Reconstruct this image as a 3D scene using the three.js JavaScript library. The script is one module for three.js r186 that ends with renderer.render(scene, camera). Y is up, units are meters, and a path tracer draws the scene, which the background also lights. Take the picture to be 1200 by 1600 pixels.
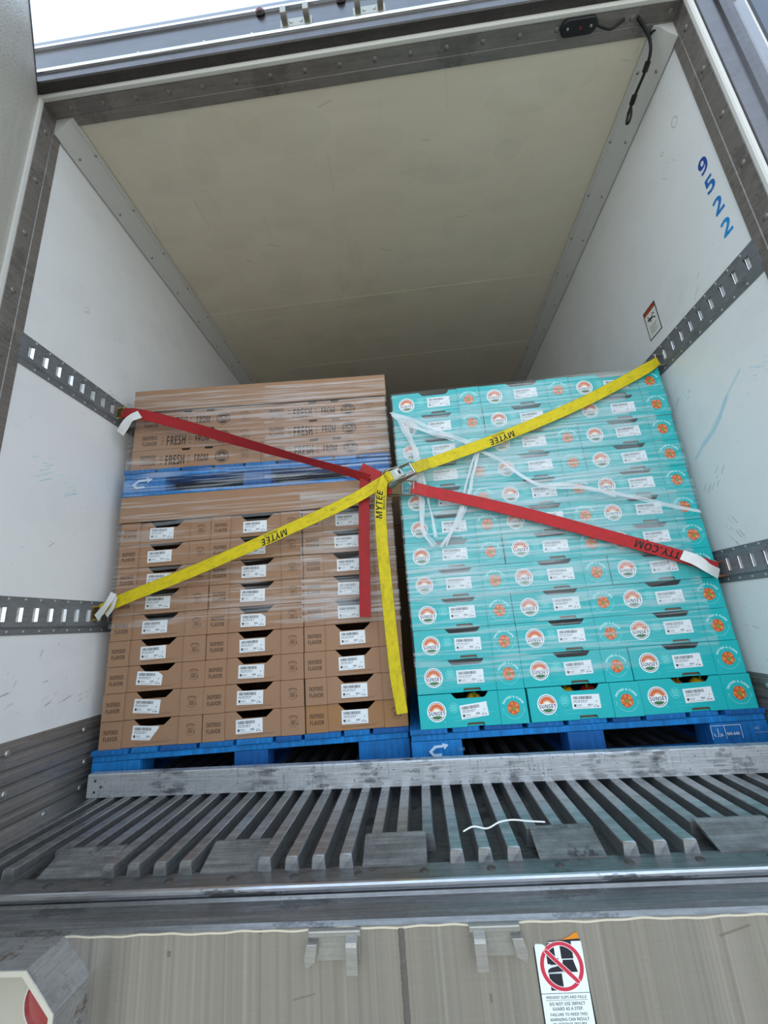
import * as THREE from 'three';
import { mergeGeometries } from 'three/addons/utils/BufferGeometryUtils.js';
import { FontLoader } from 'three/addons/loaders/FontLoader.js';
import { TextGeometry } from 'three/addons/geometries/TextGeometry.js';

// ---------------------------------------------------------------- camera, sky, exposure
const scene = new THREE.Scene();
const camera = new THREE.PerspectiveCamera(103.56, 1200 / 1600, 0.02, 200);
camera.position.set(0.0265, 0.5401, 1.6883);
camera.rotation.set(0.2686, 0.0611, -0.0775, 'YXZ');
const renderer = new THREE.WebGLRenderer();
renderer.toneMapping = THREE.LinearToneMapping;
renderer.toneMappingExposure = 1.68;
renderer.shadowMap.enabled = true;

const SKY = 1.0;
{
  const W = 64, H = 32, d = new Float32Array(W * H * 4);
  for (let r = 0; r < H; r++) {
    const el = Math.max(0, Math.sin(((r + 0.5) / H - 0.5) * Math.PI));
    const c = [1.18 - 0.52 * el, 1.25 - 0.36 * el, 1.30 - 0.10 * el];      // hazy white near the horizon, pale blue overhead
    for (let k = 0; k < W; k++) for (let j = 0; j < 4; j++) d[(r * W + k) * 4 + j] = j < 3 ? c[j] * SKY : 1;
  }
  const t = new THREE.DataTexture(d, W, H, THREE.RGBAFormat, THREE.FloatType);
  t.mapping = THREE.EquirectangularReflectionMapping; t.magFilter = THREE.LinearFilter; t.needsUpdate = true;
  scene.background = t; scene.environment = t;
}

// ---------------------------------------------------------------- helpers
let seed = 7;
const rnd = () => { seed = (seed + 0x6d2b79f5) | 0; let t = Math.imul(seed ^ (seed >>> 15), 1 | seed); t = (t + Math.imul(t ^ (t >>> 7), 61 | t)) ^ t; return ((t ^ (t >>> 14)) >>> 0) / 4294967296; };
const R = (a, b) => a + (b - a) * rnd();
const taken = {};
const numbered = (n) => { const k = taken[n] = (taken[n] ?? -1) + 1; return k ? n + '_' + String(k).padStart(3, '0') : n; };
function obj(name, geo, mat, parent = scene) {
  const m = new THREE.Mesh(Array.isArray(geo) ? merge(geo) : geo, mat);
  m.name = parent === scene ? numbered(name) : name; m.castShadow = m.receiveShadow = true; parent.add(m); return m;
}
function thing(name, label, category, pos = [0, 0, 0], group) {
  const g = new THREE.Group(); g.name = numbered(name); g.position.set(...pos); scene.add(g);
  g.userData = { label, category }; if (group) g.userData.group = group; return g;
}
function tag(o, label, category, group) { o.userData = { label, category }; if (group) o.userData.group = group; return o; }
function struct(o, label) { o.userData.kind = 'structure'; if (label) { o.userData.label = label; } return o; }
function sgroup(name, label) { const g = new THREE.Group(); g.name = name; scene.add(g); return struct(g, label); }
function merge(list) { return mergeGeometries(list.map((g) => { g = g.index ? g.toNonIndexed() : g; for (const k of Object.keys(g.attributes)) if (!['position', 'normal', 'uv'].includes(k)) g.deleteAttribute(k); return g; })); }
// axis-aligned box from corners, uv in metres
function bx(x0, x1, y0, y1, z0, z1) {
  const g = new THREE.BoxGeometry(x1 - x0, y1 - y0, z1 - z0); g.translate((x0 + x1) / 2, (y0 + y1) / 2, (z0 + z1) / 2); return metreUV(g);
}
function metreUV(g, s = 1) {
  const p = g.attributes.position, n = g.attributes.normal, uv = new Float32Array(p.count * 2);
  for (let i = 0; i < p.count; i++) {
    const ax = Math.abs(n.getX(i)), ay = Math.abs(n.getY(i)), az = Math.abs(n.getZ(i));
    const [u, v] = ax >= ay && ax >= az ? [p.getZ(i), p.getY(i)] : ay >= az ? [p.getX(i), p.getZ(i)] : [p.getX(i), p.getY(i)];
    uv[i * 2] = u * s; uv[i * 2 + 1] = v * s;
  }
  g.setAttribute('uv', new THREE.BufferAttribute(uv, 2)); return g;
}
function rectUV(g, x0, x1, y0, y1) {
  const p = g.attributes.position, uv = new Float32Array(p.count * 2);
  for (let i = 0; i < p.count; i++) { uv[i * 2] = (p.getX(i) - x0) / (x1 - x0); uv[i * 2 + 1] = (p.getY(i) - y0) / (y1 - y0); }
  g.setAttribute('uv', new THREE.BufferAttribute(uv, 2)); return g;
}
function bevelBox(w, h, d, b = 0.004) {       // centred, edges chamfered
  const s = new THREE.Shape(); s.moveTo(-w / 2 + b, -h / 2 + b); s.lineTo(w / 2 - b, -h / 2 + b); s.lineTo(w / 2 - b, h / 2 - b); s.lineTo(-w / 2 + b, h / 2 - b); s.closePath();
  const g = new THREE.ExtrudeGeometry(s, { depth: d - 2 * b, bevelEnabled: true, bevelThickness: b, bevelSize: b, bevelSegments: 2, steps: 1 });
  g.translate(0, 0, -d / 2 + b); return metreUV(g);
}
function applyM(g, m) {                       // like applyMatrix4, and keeps faces outward when the matrix mirrors
  g.applyMatrix4(m);
  if (m.determinant() < 0) {
    if (g.index) { const a = g.index.array; for (let i = 0; i < a.length; i += 3) { const q = a[i]; a[i] = a[i + 2]; a[i + 2] = q; } }
    else for (const t of Object.values(g.attributes)) for (let i = 0; i < t.count; i += 3) for (let c = 0; c < t.itemSize; c++) { const q = t.array[i * t.itemSize + c]; t.array[i * t.itemSize + c] = t.array[(i + 2) * t.itemSize + c]; t.array[(i + 2) * t.itemSize + c] = q; }
  }
  return g;
}
function poly(pts) { const s = new THREE.Shape(); pts.forEach(([x, y], i) => (i ? s.lineTo(x, y) : s.moveTo(x, y))); s.closePath(); return s; }
function cyl(a, b, r, seg = 12, r2 = r) {
  const A = new THREE.Vector3(...a), B = new THREE.Vector3(...b), g = new THREE.CylinderGeometry(r2, r, A.distanceTo(B), seg);
  g.applyQuaternion(new THREE.Quaternion().setFromUnitVectors(new THREE.Vector3(0, 1, 0), B.clone().sub(A).normalize())); g.translate(...A.add(B).multiplyScalar(0.5).toArray()); return g;
}
const domeGeo = new THREE.SphereGeometry(1, 10, 5, 0, Math.PI * 2, 0, Math.PI / 2);   // rivet head, pointing along +y
function rivet(parent, x, y, z, nx, ny, nz, r, mat, name = 'rivet') {
  const m = obj(name, domeGeo, mat, parent); m.position.set(x, y, z); m.scale.set(r, r * 0.5, r);
  m.quaternion.setFromUnitVectors(new THREE.Vector3(0, 1, 0), new THREE.Vector3(nx, ny, nz).normalize()); return m;
}
// ---- textures
const canvas = (w, h, f) => { const c = document.createElement('canvas'); c.width = w; c.height = h; f(c.getContext('2d'), w, h); return c; };
function ctex(w, h, f, rep) { const t = new THREE.CanvasTexture(canvas(w, h, f)); t.colorSpace = THREE.SRGBColorSpace; t.magFilter = THREE.LinearFilter; if (rep) { t.wrapS = t.wrapT = THREE.RepeatWrapping; } return t; }
// tiling value noise
function noiseField(W, H, octs, s) {
  const out = new Float32Array(W * H); let tot = 0;
  for (const [nx, ny, a] of octs) {
    const L = new Float32Array(nx * ny); for (let i = 0; i < L.length; i++) L[i] = rnd();
    for (let y = 0; y < H; y++) {
      const fy = y / H * ny, y0 = Math.floor(fy), ty = fy - y0, sy = ty * ty * (3 - 2 * ty), r0 = (y0 % ny) * nx, r1 = ((y0 + 1) % ny) * nx;
      for (let x = 0; x < W; x++) {
        const fx = x / W * nx, x0 = Math.floor(fx), tx = fx - x0, sx = tx * tx * (3 - 2 * tx), a0 = x0 % nx, a1 = (x0 + 1) % nx;
        out[y * W + x] += a * ((L[r0 + a0] * (1 - sx) + L[r0 + a1] * sx) * (1 - sy) + (L[r1 + a0] * (1 - sx) + L[r1 + a1] * sx) * sy);
      }
    }
    tot += a;
  }
  for (let i = 0; i < out.length; i++) out[i] /= tot;
  return out;
}
function dtex(W, H, f, srgb = true, rep = [1, 1]) {
  const d = new Uint8Array(W * H * 4);
  for (let i = 0; i < W * H; i++) { const c = f(i); d[i * 4] = c[0]; d[i * 4 + 1] = c[1]; d[i * 4 + 2] = c[2]; d[i * 4 + 3] = 255; }
  const t = new THREE.DataTexture(d, W, H); if (srgb) t.colorSpace = THREE.SRGBColorSpace; t.magFilter = THREE.LinearFilter; t.wrapS = t.wrapT = THREE.RepeatWrapping; t.repeat.set(...rep); t.needsUpdate = true; return t;
}
const clamp = (x, a = 0, b = 255) => Math.min(b, Math.max(a, x)), sm = (x, a, b) => { const t = clamp((x - a) / (b - a), 0, 1); return t * t * (3 - 2 * t); };
const tint = (c, k) => [clamp(c[0] * k), clamp(c[1] * k), clamp(c[2] * k)];
function speckle(g, w, h, n, col, a, s0, s1) { for (let i = 0; i < n; i++) { g.fillStyle = `rgba(${col},${a * rnd()})`; g.fillRect(rnd() * w, rnd() * h, R(s0, s1), R(s0, s1)); } }

// ---- materials
const std = (o) => new THREE.MeshStandardMaterial(o), phy = (o) => new THREE.MeshPhysicalMaterial(o);
// worn aluminium: streaks along one direction, dark scuffs
const nS = noiseField(512, 512, [[6, 90, 1], [12, 220, 0.8], [5, 5, 0.9], [40, 40, 0.5]]);
const nP = noiseField(512, 512, [[4, 4, 1], [9, 9, 0.8], [30, 30, 0.6], [120, 120, 0.5]]);
const nF = noiseField(512, 512, [[120, 120, 1], [256, 256, 1], [50, 50, 0.6]]);
const metalTex = (base, amp, rep, dark = 0.5, rust = 0) => dtex(512, 512, (i) => {
  let k = 1 + amp * (nS[i] - 0.5) * 2 + amp * 0.5 * (nF[i] - 0.5); k *= 1 - dark * sm(nP[i], 0.56, 0.68);
  const c = tint(base, k); const q = rust * sm(nP[(i + 70000) % 262144], 0.6, 0.7); return [c[0] * (1 - q) + 110 * q, c[1] * (1 - q) + 82 * q, c[2] * (1 - q) + 60 * q];
}, true, rep);
const roughTex = (lo, hi, rep) => dtex(512, 512, (i) => { const v = clamp((lo + (hi - lo) * sm(nP[i] * 0.6 + nS[i] * 0.4, 0.35, 0.65)) * 255); return [v, v, v]; }, false, rep);
const M = {
  floorAlu: std({ map: metalTex([158, 160, 161], 0.26, [1.7, 1.7], 0.2), roughness: 0.4, metalness: 0.75, roughnessMap: roughTex(0.7, 1.1, [3, 3]) }),
  floorBase: std({ map: metalTex([78, 76, 73], 0.4, [3, 3], 0.5), roughness: 0.7, metalness: 0.4 }),
  plate: std({ map: metalTex([132, 134, 134], 0.35, [1.37, 1.37], 0.3), roughness: 0.5, metalness: 0.7 }),
  sill: std({ map: metalTex([128, 129, 130], 0.22, [1.7, 3], 0.18), roughness: 0.42, metalness: 0.8 }),
  kick: std({ map: metalTex([156, 152, 148], 0.15, [1.2, 4], 0.12, 0.15), roughness: 0.45, metalness: 0.65 }),
  frame: std({ map: metalTex([112, 109, 110], 0.08, [2, 2], 0.05), roughness: 0.25, metalness: 0.9 }),
  flange: std({ map: metalTex([138, 132, 127], 0.16, [1.3, 1.3], 0.12), roughness: 0.5, metalness: 0.5 }),
  recess: std({ map: metalTex([70, 66, 63], 0.2, [2, 2], 0.1), roughness: 0.6, metalness: 0.4 }),
  chrome: std({ color: 0xe4e6ea, roughness: 0.18, metalness: 1 }),
  gasket: std({ color: 0xd9d7d0, roughness: 0.55 }),
  rubber: std({ color: 0x17181b, roughness: 0.6 }),
  blackPlastic: std({ color: 0x121314, roughness: 0.45 }),
  rivet: std({ color: 0xb4b4b2, roughness: 0.4, metalness: 0.8 }),
  rivetMid: std({ color: 0x8b8782, roughness: 0.45, metalness: 0.6 }),
  rivetDark: std({ color: 0x55524f, roughness: 0.55, metalness: 0.6 }),
  track: std({ map: metalTex([132, 136, 140], 0.14, [4, 4], 0.12), roughness: 0.45, metalness: 0.35 }),
  zinc: std({ color: 0xb9a56a, roughness: 0.38, metalness: 0.9 }),
  zincGrey: std({ color: 0xa9a596, roughness: 0.35, metalness: 0.9 }),
  cove: std({ color: 0xd8d7d3, roughness: 0.4, metalness: 0.05 }),
  shell: std({ color: 0xd6d7d6, roughness: 0.4, metalness: 0.2 }),
  kraftIn: std({ color: 0x7b5f49, roughness: 0.9 }),
  white: std({ color: 0xeeeeea, roughness: 0.7, side: THREE.DoubleSide }),
};
const bumpP = dtex(512, 512, (i) => { const v = clamp(nP[i] * 255); return [v, v, v]; }, false, [1, 1]);

// ---------------------------------------------------------------- trailer box
const XL = -1.335, XR = 1.257, YC = 2.75, ZD = 0.542, ZB = -15, YF = -0.04;
// the yard the trailer stands in
const groundTex = dtex(512, 512, (i) => tint([176, 166, 148], 0.85 + 0.3 * nP[i] + 0.12 * (nF[i] - 0.5)), true, [0.3, 0.3]);
{ const g = bx(-30, 30, -1.5, -1.25, -30, 30); struct(obj('floor_yard', g, std({ map: groundTex, roughness: 0.95 })), 'pale concrete yard under the trailer'); }

// white liner walls with scuffs; canvas covers z from -1.5 to 0.542 and y from 0 to 2.75
function linerTex(marks, base) {
  return ctex(1024, 1376, (g, w, h) => {
    g.fillStyle = base; g.fillRect(0, 0, w, h);
    for (let i = 0; i < 900; i++) { g.fillStyle = `rgba(${rnd() < 0.5 ? '255,255,255' : '150,150,140'},${0.022 * rnd()})`; const s = R(6, 70); g.beginPath(); g.ellipse(rnd() * w, rnd() * h, s, s * R(0.3, 1), R(0, 3), 0, 7); g.fill(); }
    speckle(g, w, h, 500, '90,88,82', 0.25, 1, 3);
    marks(g, (z) => (z + 1.5) / 2.042 * w, (y) => (1 - y / 2.75) * h);
  });
}
function stroke(g, pts, col, wd) { g.strokeStyle = col; g.lineWidth = wd; g.lineCap = 'round'; g.beginPath(); pts.forEach(([x, y], i) => (i ? g.lineTo(x, y) : g.moveTo(x, y))); g.stroke(); }
function scuff(g, x, y, n, sx, sy, col, dx, dy) { for (let i = 0; i < n; i++) { const a = x + R(-sx, sx), b = y + R(-sy, sy), l = R(3, 16); stroke(g, [[a, b], [a + dx * l, b + dy * l]], `rgba(${col},${R(0.15, 0.5)})`, R(0.6, 1.6)); } }
const wallLTex = linerTex((g, X, Y) => {
  scuff(g, X(0.33), Y(1.22), 10, 34, 26, '70,175,190', 1.6, 0.9); scuff(g, X(0.22), Y(1.17), 8, 20, 12, '80,180,200', 1.6, 0.9);
  scuff(g, X(0.27), Y(2.02), 5, 12, 10, '140,132,110', 1, 0.6); scuff(g, X(0.1), Y(0.36), 14, 60, 12, '60,60,60', 1, 0.4);
  scuff(g, X(0.3), Y(0.4), 8, 60, 20, '80,80,80', 1, 0.3); scuff(g, X(0.36), Y(0.5), 6, 60, 60, '90,90,90', 0.3, 1);
  scuff(g, X(-0.05), Y(1.7), 8, 70, 10, '80,80,78', 1.2, 0.4); scuff(g, X(0.2), Y(0.85), 7, 80, 90, '110,110,110', 0.8, 0.8);
}, '#eff0f0');
const wallRTex = linerTex((g, X, Y) => {
  for (let i = 0; i < 26; i++) { const d = R(-5, 5), e = R(-4, 4), t0 = R(0, 0.6), P = [[X(0.0), Y(1.11)], [X(0.06), Y(1.145)], [X(0.12), Y(1.17)], [X(0.18), Y(1.21)], [X(0.24), Y(1.265)], [X(0.33), Y(1.32)], [X(0.42), Y(1.37)]].slice(Math.floor(t0 * 6), Math.floor(t0 * 6) + 3); stroke(g, P.map(([x, y]) => [x + d, y + e]), `rgba(70,165,205,${R(0.05, 0.3)})`, R(0.6, 1.8)); }
  scuff(g, X(0.4), Y(1.28), 16, 30, 14, '60,160,215', 1.6, 0.8);
  scuff(g, X(0.05), Y(0.98), 12, 30, 24, '80,82,82', 0.8, -0.9); scuff(g, X(0.02), Y(1.4), 6, 24, 24, '70,72,72', 1, -0.9);
  scuff(g, X(0.08), Y(0.8), 12, 20, 30, '90,90,90', 0.6, 1); scuff(g, X(0.2), Y(1.72), 14, 70, 36, '120,118,112', 1, -0.9);
  scuff(g, X(0.32), Y(2.35), 6, 20, 30, '110,108,100', 0.5, 1); scuff(g, X(0.1), Y(0.36), 10, 60, 40, '90,95,95', 1, 0.3);
  g.strokeStyle = 'rgba(120,118,112,0.5)'; g.lineWidth = 1.5; g.beginPath(); g.ellipse(X(0.42), Y(2.42), 8, 10, 0, 0, 7); g.stroke();
}, '#eef0f0');
const ceilTex = ctex(1024, 1024, (g, w, h) => {
  g.fillStyle = '#ebe1cc'; g.fillRect(0, 0, w, h);
  for (let i = 0; i < 700; i++) { g.fillStyle = `rgba(${rnd() < 0.5 ? '250,246,235' : '170,160,140'},${0.06 * rnd()})`; g.beginPath(); g.ellipse(rnd() * w, rnd() * h, R(8, 80), R(5, 40), 0, 0, 7); g.fill(); }
  for (let i = 0; i < 26; i++) { const x = rnd() * w, y = rnd() * h; stroke(g, [[x, y], [x + R(-6, 6), y + R(20, 90)]], `rgba(120,110,95,${R(0.05, 0.2)})`, R(0.8, 2)); }
  for (let i = 0; i < 14; i++) { const x = rnd() * w, y = rnd() * h; stroke(g, [[x, y], [x + R(10, 30), y + R(-8, 8)]], `rgba(110,100,85,${R(0.08, 0.28)})`, R(1, 2)); }
  stroke(g, [[790, 905], [800, 890]], 'rgba(255,252,240,0.9)', 3);
  stroke(g, [[300, 960], [345, 860]], 'rgba(150,140,125,0.4)', 2);
});
const liner = (t) => phy({ map: t, roughness: 0.38, bumpMap: bumpP, bumpScale: 0.0015 });
function wall(name, x0, x1, face, t, label) {
  const g = bx(x0, x1, -0.1, 2.9, ZB, ZD), p = g.attributes.position, uv = g.attributes.uv;
  for (let i = 0; i < p.count; i++) uv.setXY(i, (p.getZ(i) + 1.5) / 2.042, p.getY(i) / 2.75);
  t.wrapS = t.wrapT = THREE.MirroredRepeatWrapping;
  return struct(obj(name, g, liner(t)), label);
}
wall('wall_left', XL - 0.07, XL, 1, wallLTex, 'white scuffed liner wall on the left of the trailer');
wall('wall_right', XR, XR + 0.07, -1, wallRTex, 'white liner wall on the right, with blue scrapes');
{
  // ceiling skin: three sheets lapped one over the other, each a piece of its own
  const c = sgroup('ceiling', 'off-white lined trailer ceiling');
  const mat = phy({ map: ceilTex, roughness: 0.42, bumpMap: bumpP, bumpScale: 0.001 }); ceilTex.wrapS = ceilTex.wrapT = THREE.MirroredRepeatWrapping;
  const sheet = (z0, z1, y) => { const g = bx(XL, XR, y, 2.9, z0, z1), p = g.attributes.position, uv = g.attributes.uv; for (let i = 0; i < p.count; i++) uv.setXY(i, (p.getX(i) - XL) / 2.6, (p.getZ(i) + 2) / 2.6); obj('ceiling_sheet', g, mat, c); };
  sheet(-0.62, 0.6, YC); sheet(-1.32, -0.62, YC - 0.001); sheet(ZB, -1.32, YC - 0.002);
}
struct(obj('wall_front', bx(XL - 0.07, XR + 0.07, -0.1, 2.9, ZB - 0.07, ZB), M.shell), 'white bulkhead at the far end of the trailer');
struct(obj('trim_roof', bx(XL - 0.09, XR + 0.09, 2.9, 2.93, ZB - 0.07, 0.62), M.shell), 'outer roof skin of the trailer');

// coves along the ceiling corners, with rivets and lap joints
function cove(name, x, s, label) {
  const g0 = sgroup(name, label);
  const prof = [[0, 2.665], [0.006, 2.662], [0.012, 2.668], [0.03, 2.688], [0.062, 2.735], [0.076, 2.742], [0.08, 2.749], [0, 2.749]];
  const strip = (z0, z1, grow) => {
    const sh = poly(prof.map(([u, y], i) => [i === 7 ? 0 : u + grow, y - grow]));
    const g = new THREE.ExtrudeGeometry(sh, { depth: z1 - z0, bevelEnabled: false }); if (s < 0) applyM(g, new THREE.Matrix4().makeScale(-1, 1, 1)); g.translate(x, 0, z0); g.computeVertexNormals();
    obj('cove_strip', g, M.cove, g0);
  };
  strip(-0.95, ZD + 0.02, 0.003); strip(ZB, -0.93, 0);
  for (let z = 0.45; z > -1.9; z -= 0.26) { rivet(g0, x + s * 0.024, 2.678, z, s * 0.8, -0.6, 0, 0.008, M.rivet); rivet(g0, x + s * 0.069, 2.736, z - 0.03, s * 0.3, -0.95, 0, 0.008, M.rivet); }
}
cove('trim_cove_left', XL, 1, 'grey riveted cove strip between left wall and ceiling');
cove('trim_cove_right', XR, -1, 'grey riveted cove strip between right wall and ceiling');

// scuff liners along the foot of the walls: ridged aluminium
function kick(name, x, s, label) {
  const g0 = sgroup(name, label), pts = [[-0.01, 0.262], [0.004, 0.262], [0.007, 0.255]];
  const H = [0.255, 0.215, 0.17, 0.125, 0.082, 0.042, 0.004];
  for (let i = 0; i < H.length - 1; i++) { const a = H[i], b = H[i + 1]; pts.push([0.007, a - 0.004], [0.012, a - 0.010], [0.012, b + 0.012], [0.007, b + 0.004]); }
  pts.push([0.012, -0.004], [0.03, -0.028], [0.05, -0.036], [0.05, -0.05], [-0.01, -0.05]);
  const g = new THREE.ExtrudeGeometry(poly(pts.map(([u, y]) => [x + s * u, y])), { depth: ZD + 0.02 - ZB, bevelEnabled: false }); g.translate(0, 0, ZB);
  metreUV(g); obj('scuff_panel', g, M.kick, g0);
  for (const [z, y] of [[0.17, -0.008], [0.03, 0.225], [0.01, 0.107], [0.02, 0.02], [0.34, 0.228], [0.33, 0.11], [-0.1, 0.228], [0.45, 0.02]]) rivet(g0, x + s * 0.012, y, z, s, 0.1, 0, 0.011, M.rivet);
}
kick('baseboard_left', XL, 1, 'ridged aluminium scuff liner at the foot of the left wall');
kick('baseboard_right', XR, -1, 'ridged aluminium scuff liner at the foot of the right wall');

// ---- ribbed floor
const PL = [[-1.012, -0.832], [-0.576, -0.424], [-0.165, -0.006], [0.262, 0.418], [0.674, 0.845]];
{
  const f = sgroup('floor', 'ribbed aluminium trailer floor');
  obj('floor_pan', bx(XL, XR, -0.1, YF, ZB, 0.52), M.floorBase, f);
  const ribGeo = (z1, cut) => {
    const g = new THREE.ExtrudeGeometry(poly([[-0.019, YF], [0.019, YF], [0.0152, -0.003], [0.0134, 0], [-0.0134, 0], [-0.0152, -0.003]]), { depth: z1 - ZB, bevelEnabled: false });
    g.translate(0, 0, ZB); const p = g.attributes.position;
    for (let i = 0; i < p.count; i++) if (cut && p.getZ(i) > z1 - 0.001 && p.getY(i) > -0.001) p.setZ(i, z1 - 0.004);
    g.computeVertexNormals(); return metreUV(g);
  };
  const long = ribGeo(0.521, 1), short = ribGeo(0.438, 0);
  for (let k = -20; k <= 17; k++) {
    const x = 0.067 + 0.068 * k; if (x < XL + 0.06 || x > XR - 0.06) continue;
    const under = PL.some(([a, b]) => x > a - 0.012 && x < b + 0.012);
    obj('rib', under ? short : long, M.floorAlu, f).position.x = x + R(-0.0012, 0.0012);
  }
  for (const [a, b] of PL) {
    const s = poly([[0.425, 0.001], [0.44, 0.004], [0.519, -0.026], [0.519, -0.03], [0.44, -0.008], [0.425, -0.006]]);   // (z, y)
    const g = new THREE.ExtrudeGeometry(s, { depth: b - a, bevelEnabled: false }); g.rotateY(-Math.PI / 2); g.translate(b, 0, 0); obj('ramp_plate', metreUV(g), M.plate, f);
  }
}
// ---- rear sill: bolted plate, chrome nose, ledge and the rear face below it
{
  const s = sgroup('trim_sill', 'steel rear sill of the trailer');
  const run = (name, pts, mat, x0 = XL - 0.08, x1 = XR + 0.08) => { const g = new THREE.ExtrudeGeometry(poly(pts), { depth: x1 - x0, bevelEnabled: false }); g.rotateY(-Math.PI / 2); g.translate(x1, 0, 0); return obj(name, metreUV(g), mat, s); };
  run('sill_plate', [[0.505, -0.034], [0.512, -0.029], [0.572, -0.029], [0.572, -0.06], [0.505, -0.06]], M.sill);
  run('nose', [[0.571, -0.029], [0.577, -0.0265], [0.582, -0.0275], [0.585, -0.031], [0.585, -0.036], [0.581, -0.044], [0.571, -0.046]], std({ map: metalTex([196, 198, 204], 0.2, [1.1, 5], 0.4), roughness: 0.24, metalness: 0.9 }));
  run('ledge', [[0.56, -0.046], [0.584, -0.046], [0.588, -0.052], [0.632, -0.055], [0.645, -0.06], [0.651, -0.067], [0.652, -0.072], [0.56, -0.072]], M.sill);
  for (let i = 0; i < 17; i++) { const m = rivet(s, -1.27 + i * 0.157, -0.029, 0.543, 0, 1, 0, 0.011, M.rivetDark, 'bolt'); m.scale.y = 0.004; }
}
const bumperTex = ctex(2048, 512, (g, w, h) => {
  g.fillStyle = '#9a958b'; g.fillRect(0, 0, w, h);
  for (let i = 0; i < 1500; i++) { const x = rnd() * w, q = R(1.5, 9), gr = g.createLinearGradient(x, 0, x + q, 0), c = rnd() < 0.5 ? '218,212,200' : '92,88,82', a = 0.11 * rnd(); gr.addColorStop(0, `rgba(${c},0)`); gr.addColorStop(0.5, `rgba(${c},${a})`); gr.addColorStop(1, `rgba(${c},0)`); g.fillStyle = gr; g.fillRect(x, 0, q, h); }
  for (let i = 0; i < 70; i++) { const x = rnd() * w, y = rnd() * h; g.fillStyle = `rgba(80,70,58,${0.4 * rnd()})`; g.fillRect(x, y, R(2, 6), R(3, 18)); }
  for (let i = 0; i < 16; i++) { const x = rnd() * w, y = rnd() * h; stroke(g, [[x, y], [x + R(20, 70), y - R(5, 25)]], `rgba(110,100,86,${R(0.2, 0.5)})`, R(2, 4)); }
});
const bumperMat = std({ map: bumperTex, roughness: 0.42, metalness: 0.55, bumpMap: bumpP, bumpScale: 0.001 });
{
  const f = sgroup('wall_rear_sill', 'streaked steel face below the sill');
  const pan = (x0, x1) => { const g = bx(x0, x1, -0.62, -0.068, 0.56, 0.652), p = g.attributes.position, uv = g.attributes.uv; for (let i = 0; i < p.count; i++) uv.setXY(i, (p.getX(i) + 1.45) / 2.9, (p.getY(i) + 0.65) / 0.6); return g; };
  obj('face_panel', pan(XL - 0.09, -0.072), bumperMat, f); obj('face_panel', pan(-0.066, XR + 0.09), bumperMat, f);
  const seam = new THREE.PlaneGeometry(0.016, 0.54, 3, 120), sp = seam.attributes.position; for (let i = 0; i < sp.count; i++) { const e = Math.abs(sp.getX(i)) < 0.004; sp.setXYZ(i, sp.getX(i) * (1 + R(-0.12, 0.12)), sp.getY(i), e ? 0.0032 + R(-0.0006, 0.0006) : -0.001); } seam.computeVertexNormals(); seam.translate(-0.069, -0.342, 0.652);
  obj('weld_seam', seam, std({ color: 0x6f6b66, roughness: 0.5, metalness: 0.5 }), f);
  const edge = new THREE.BoxGeometry(2.72, 0.0034, 0.003, 260, 1, 1), ep = edge.attributes.position; for (let i = 0; i < ep.count; i++) { const w = 0.0012 * Math.sin(ep.getX(i) * 31) + 0.0008 * Math.sin(ep.getX(i) * 83 + 1); ep.setY(i, ep.getY(i) + w); } edge.computeVertexNormals(); edge.translate(-0.04, -0.0705, 0.6515);
  obj('paint_edge', edge, std({ color: 0xd8cfba, roughness: 0.5, metalness: 0.2 }), f);
}
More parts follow.
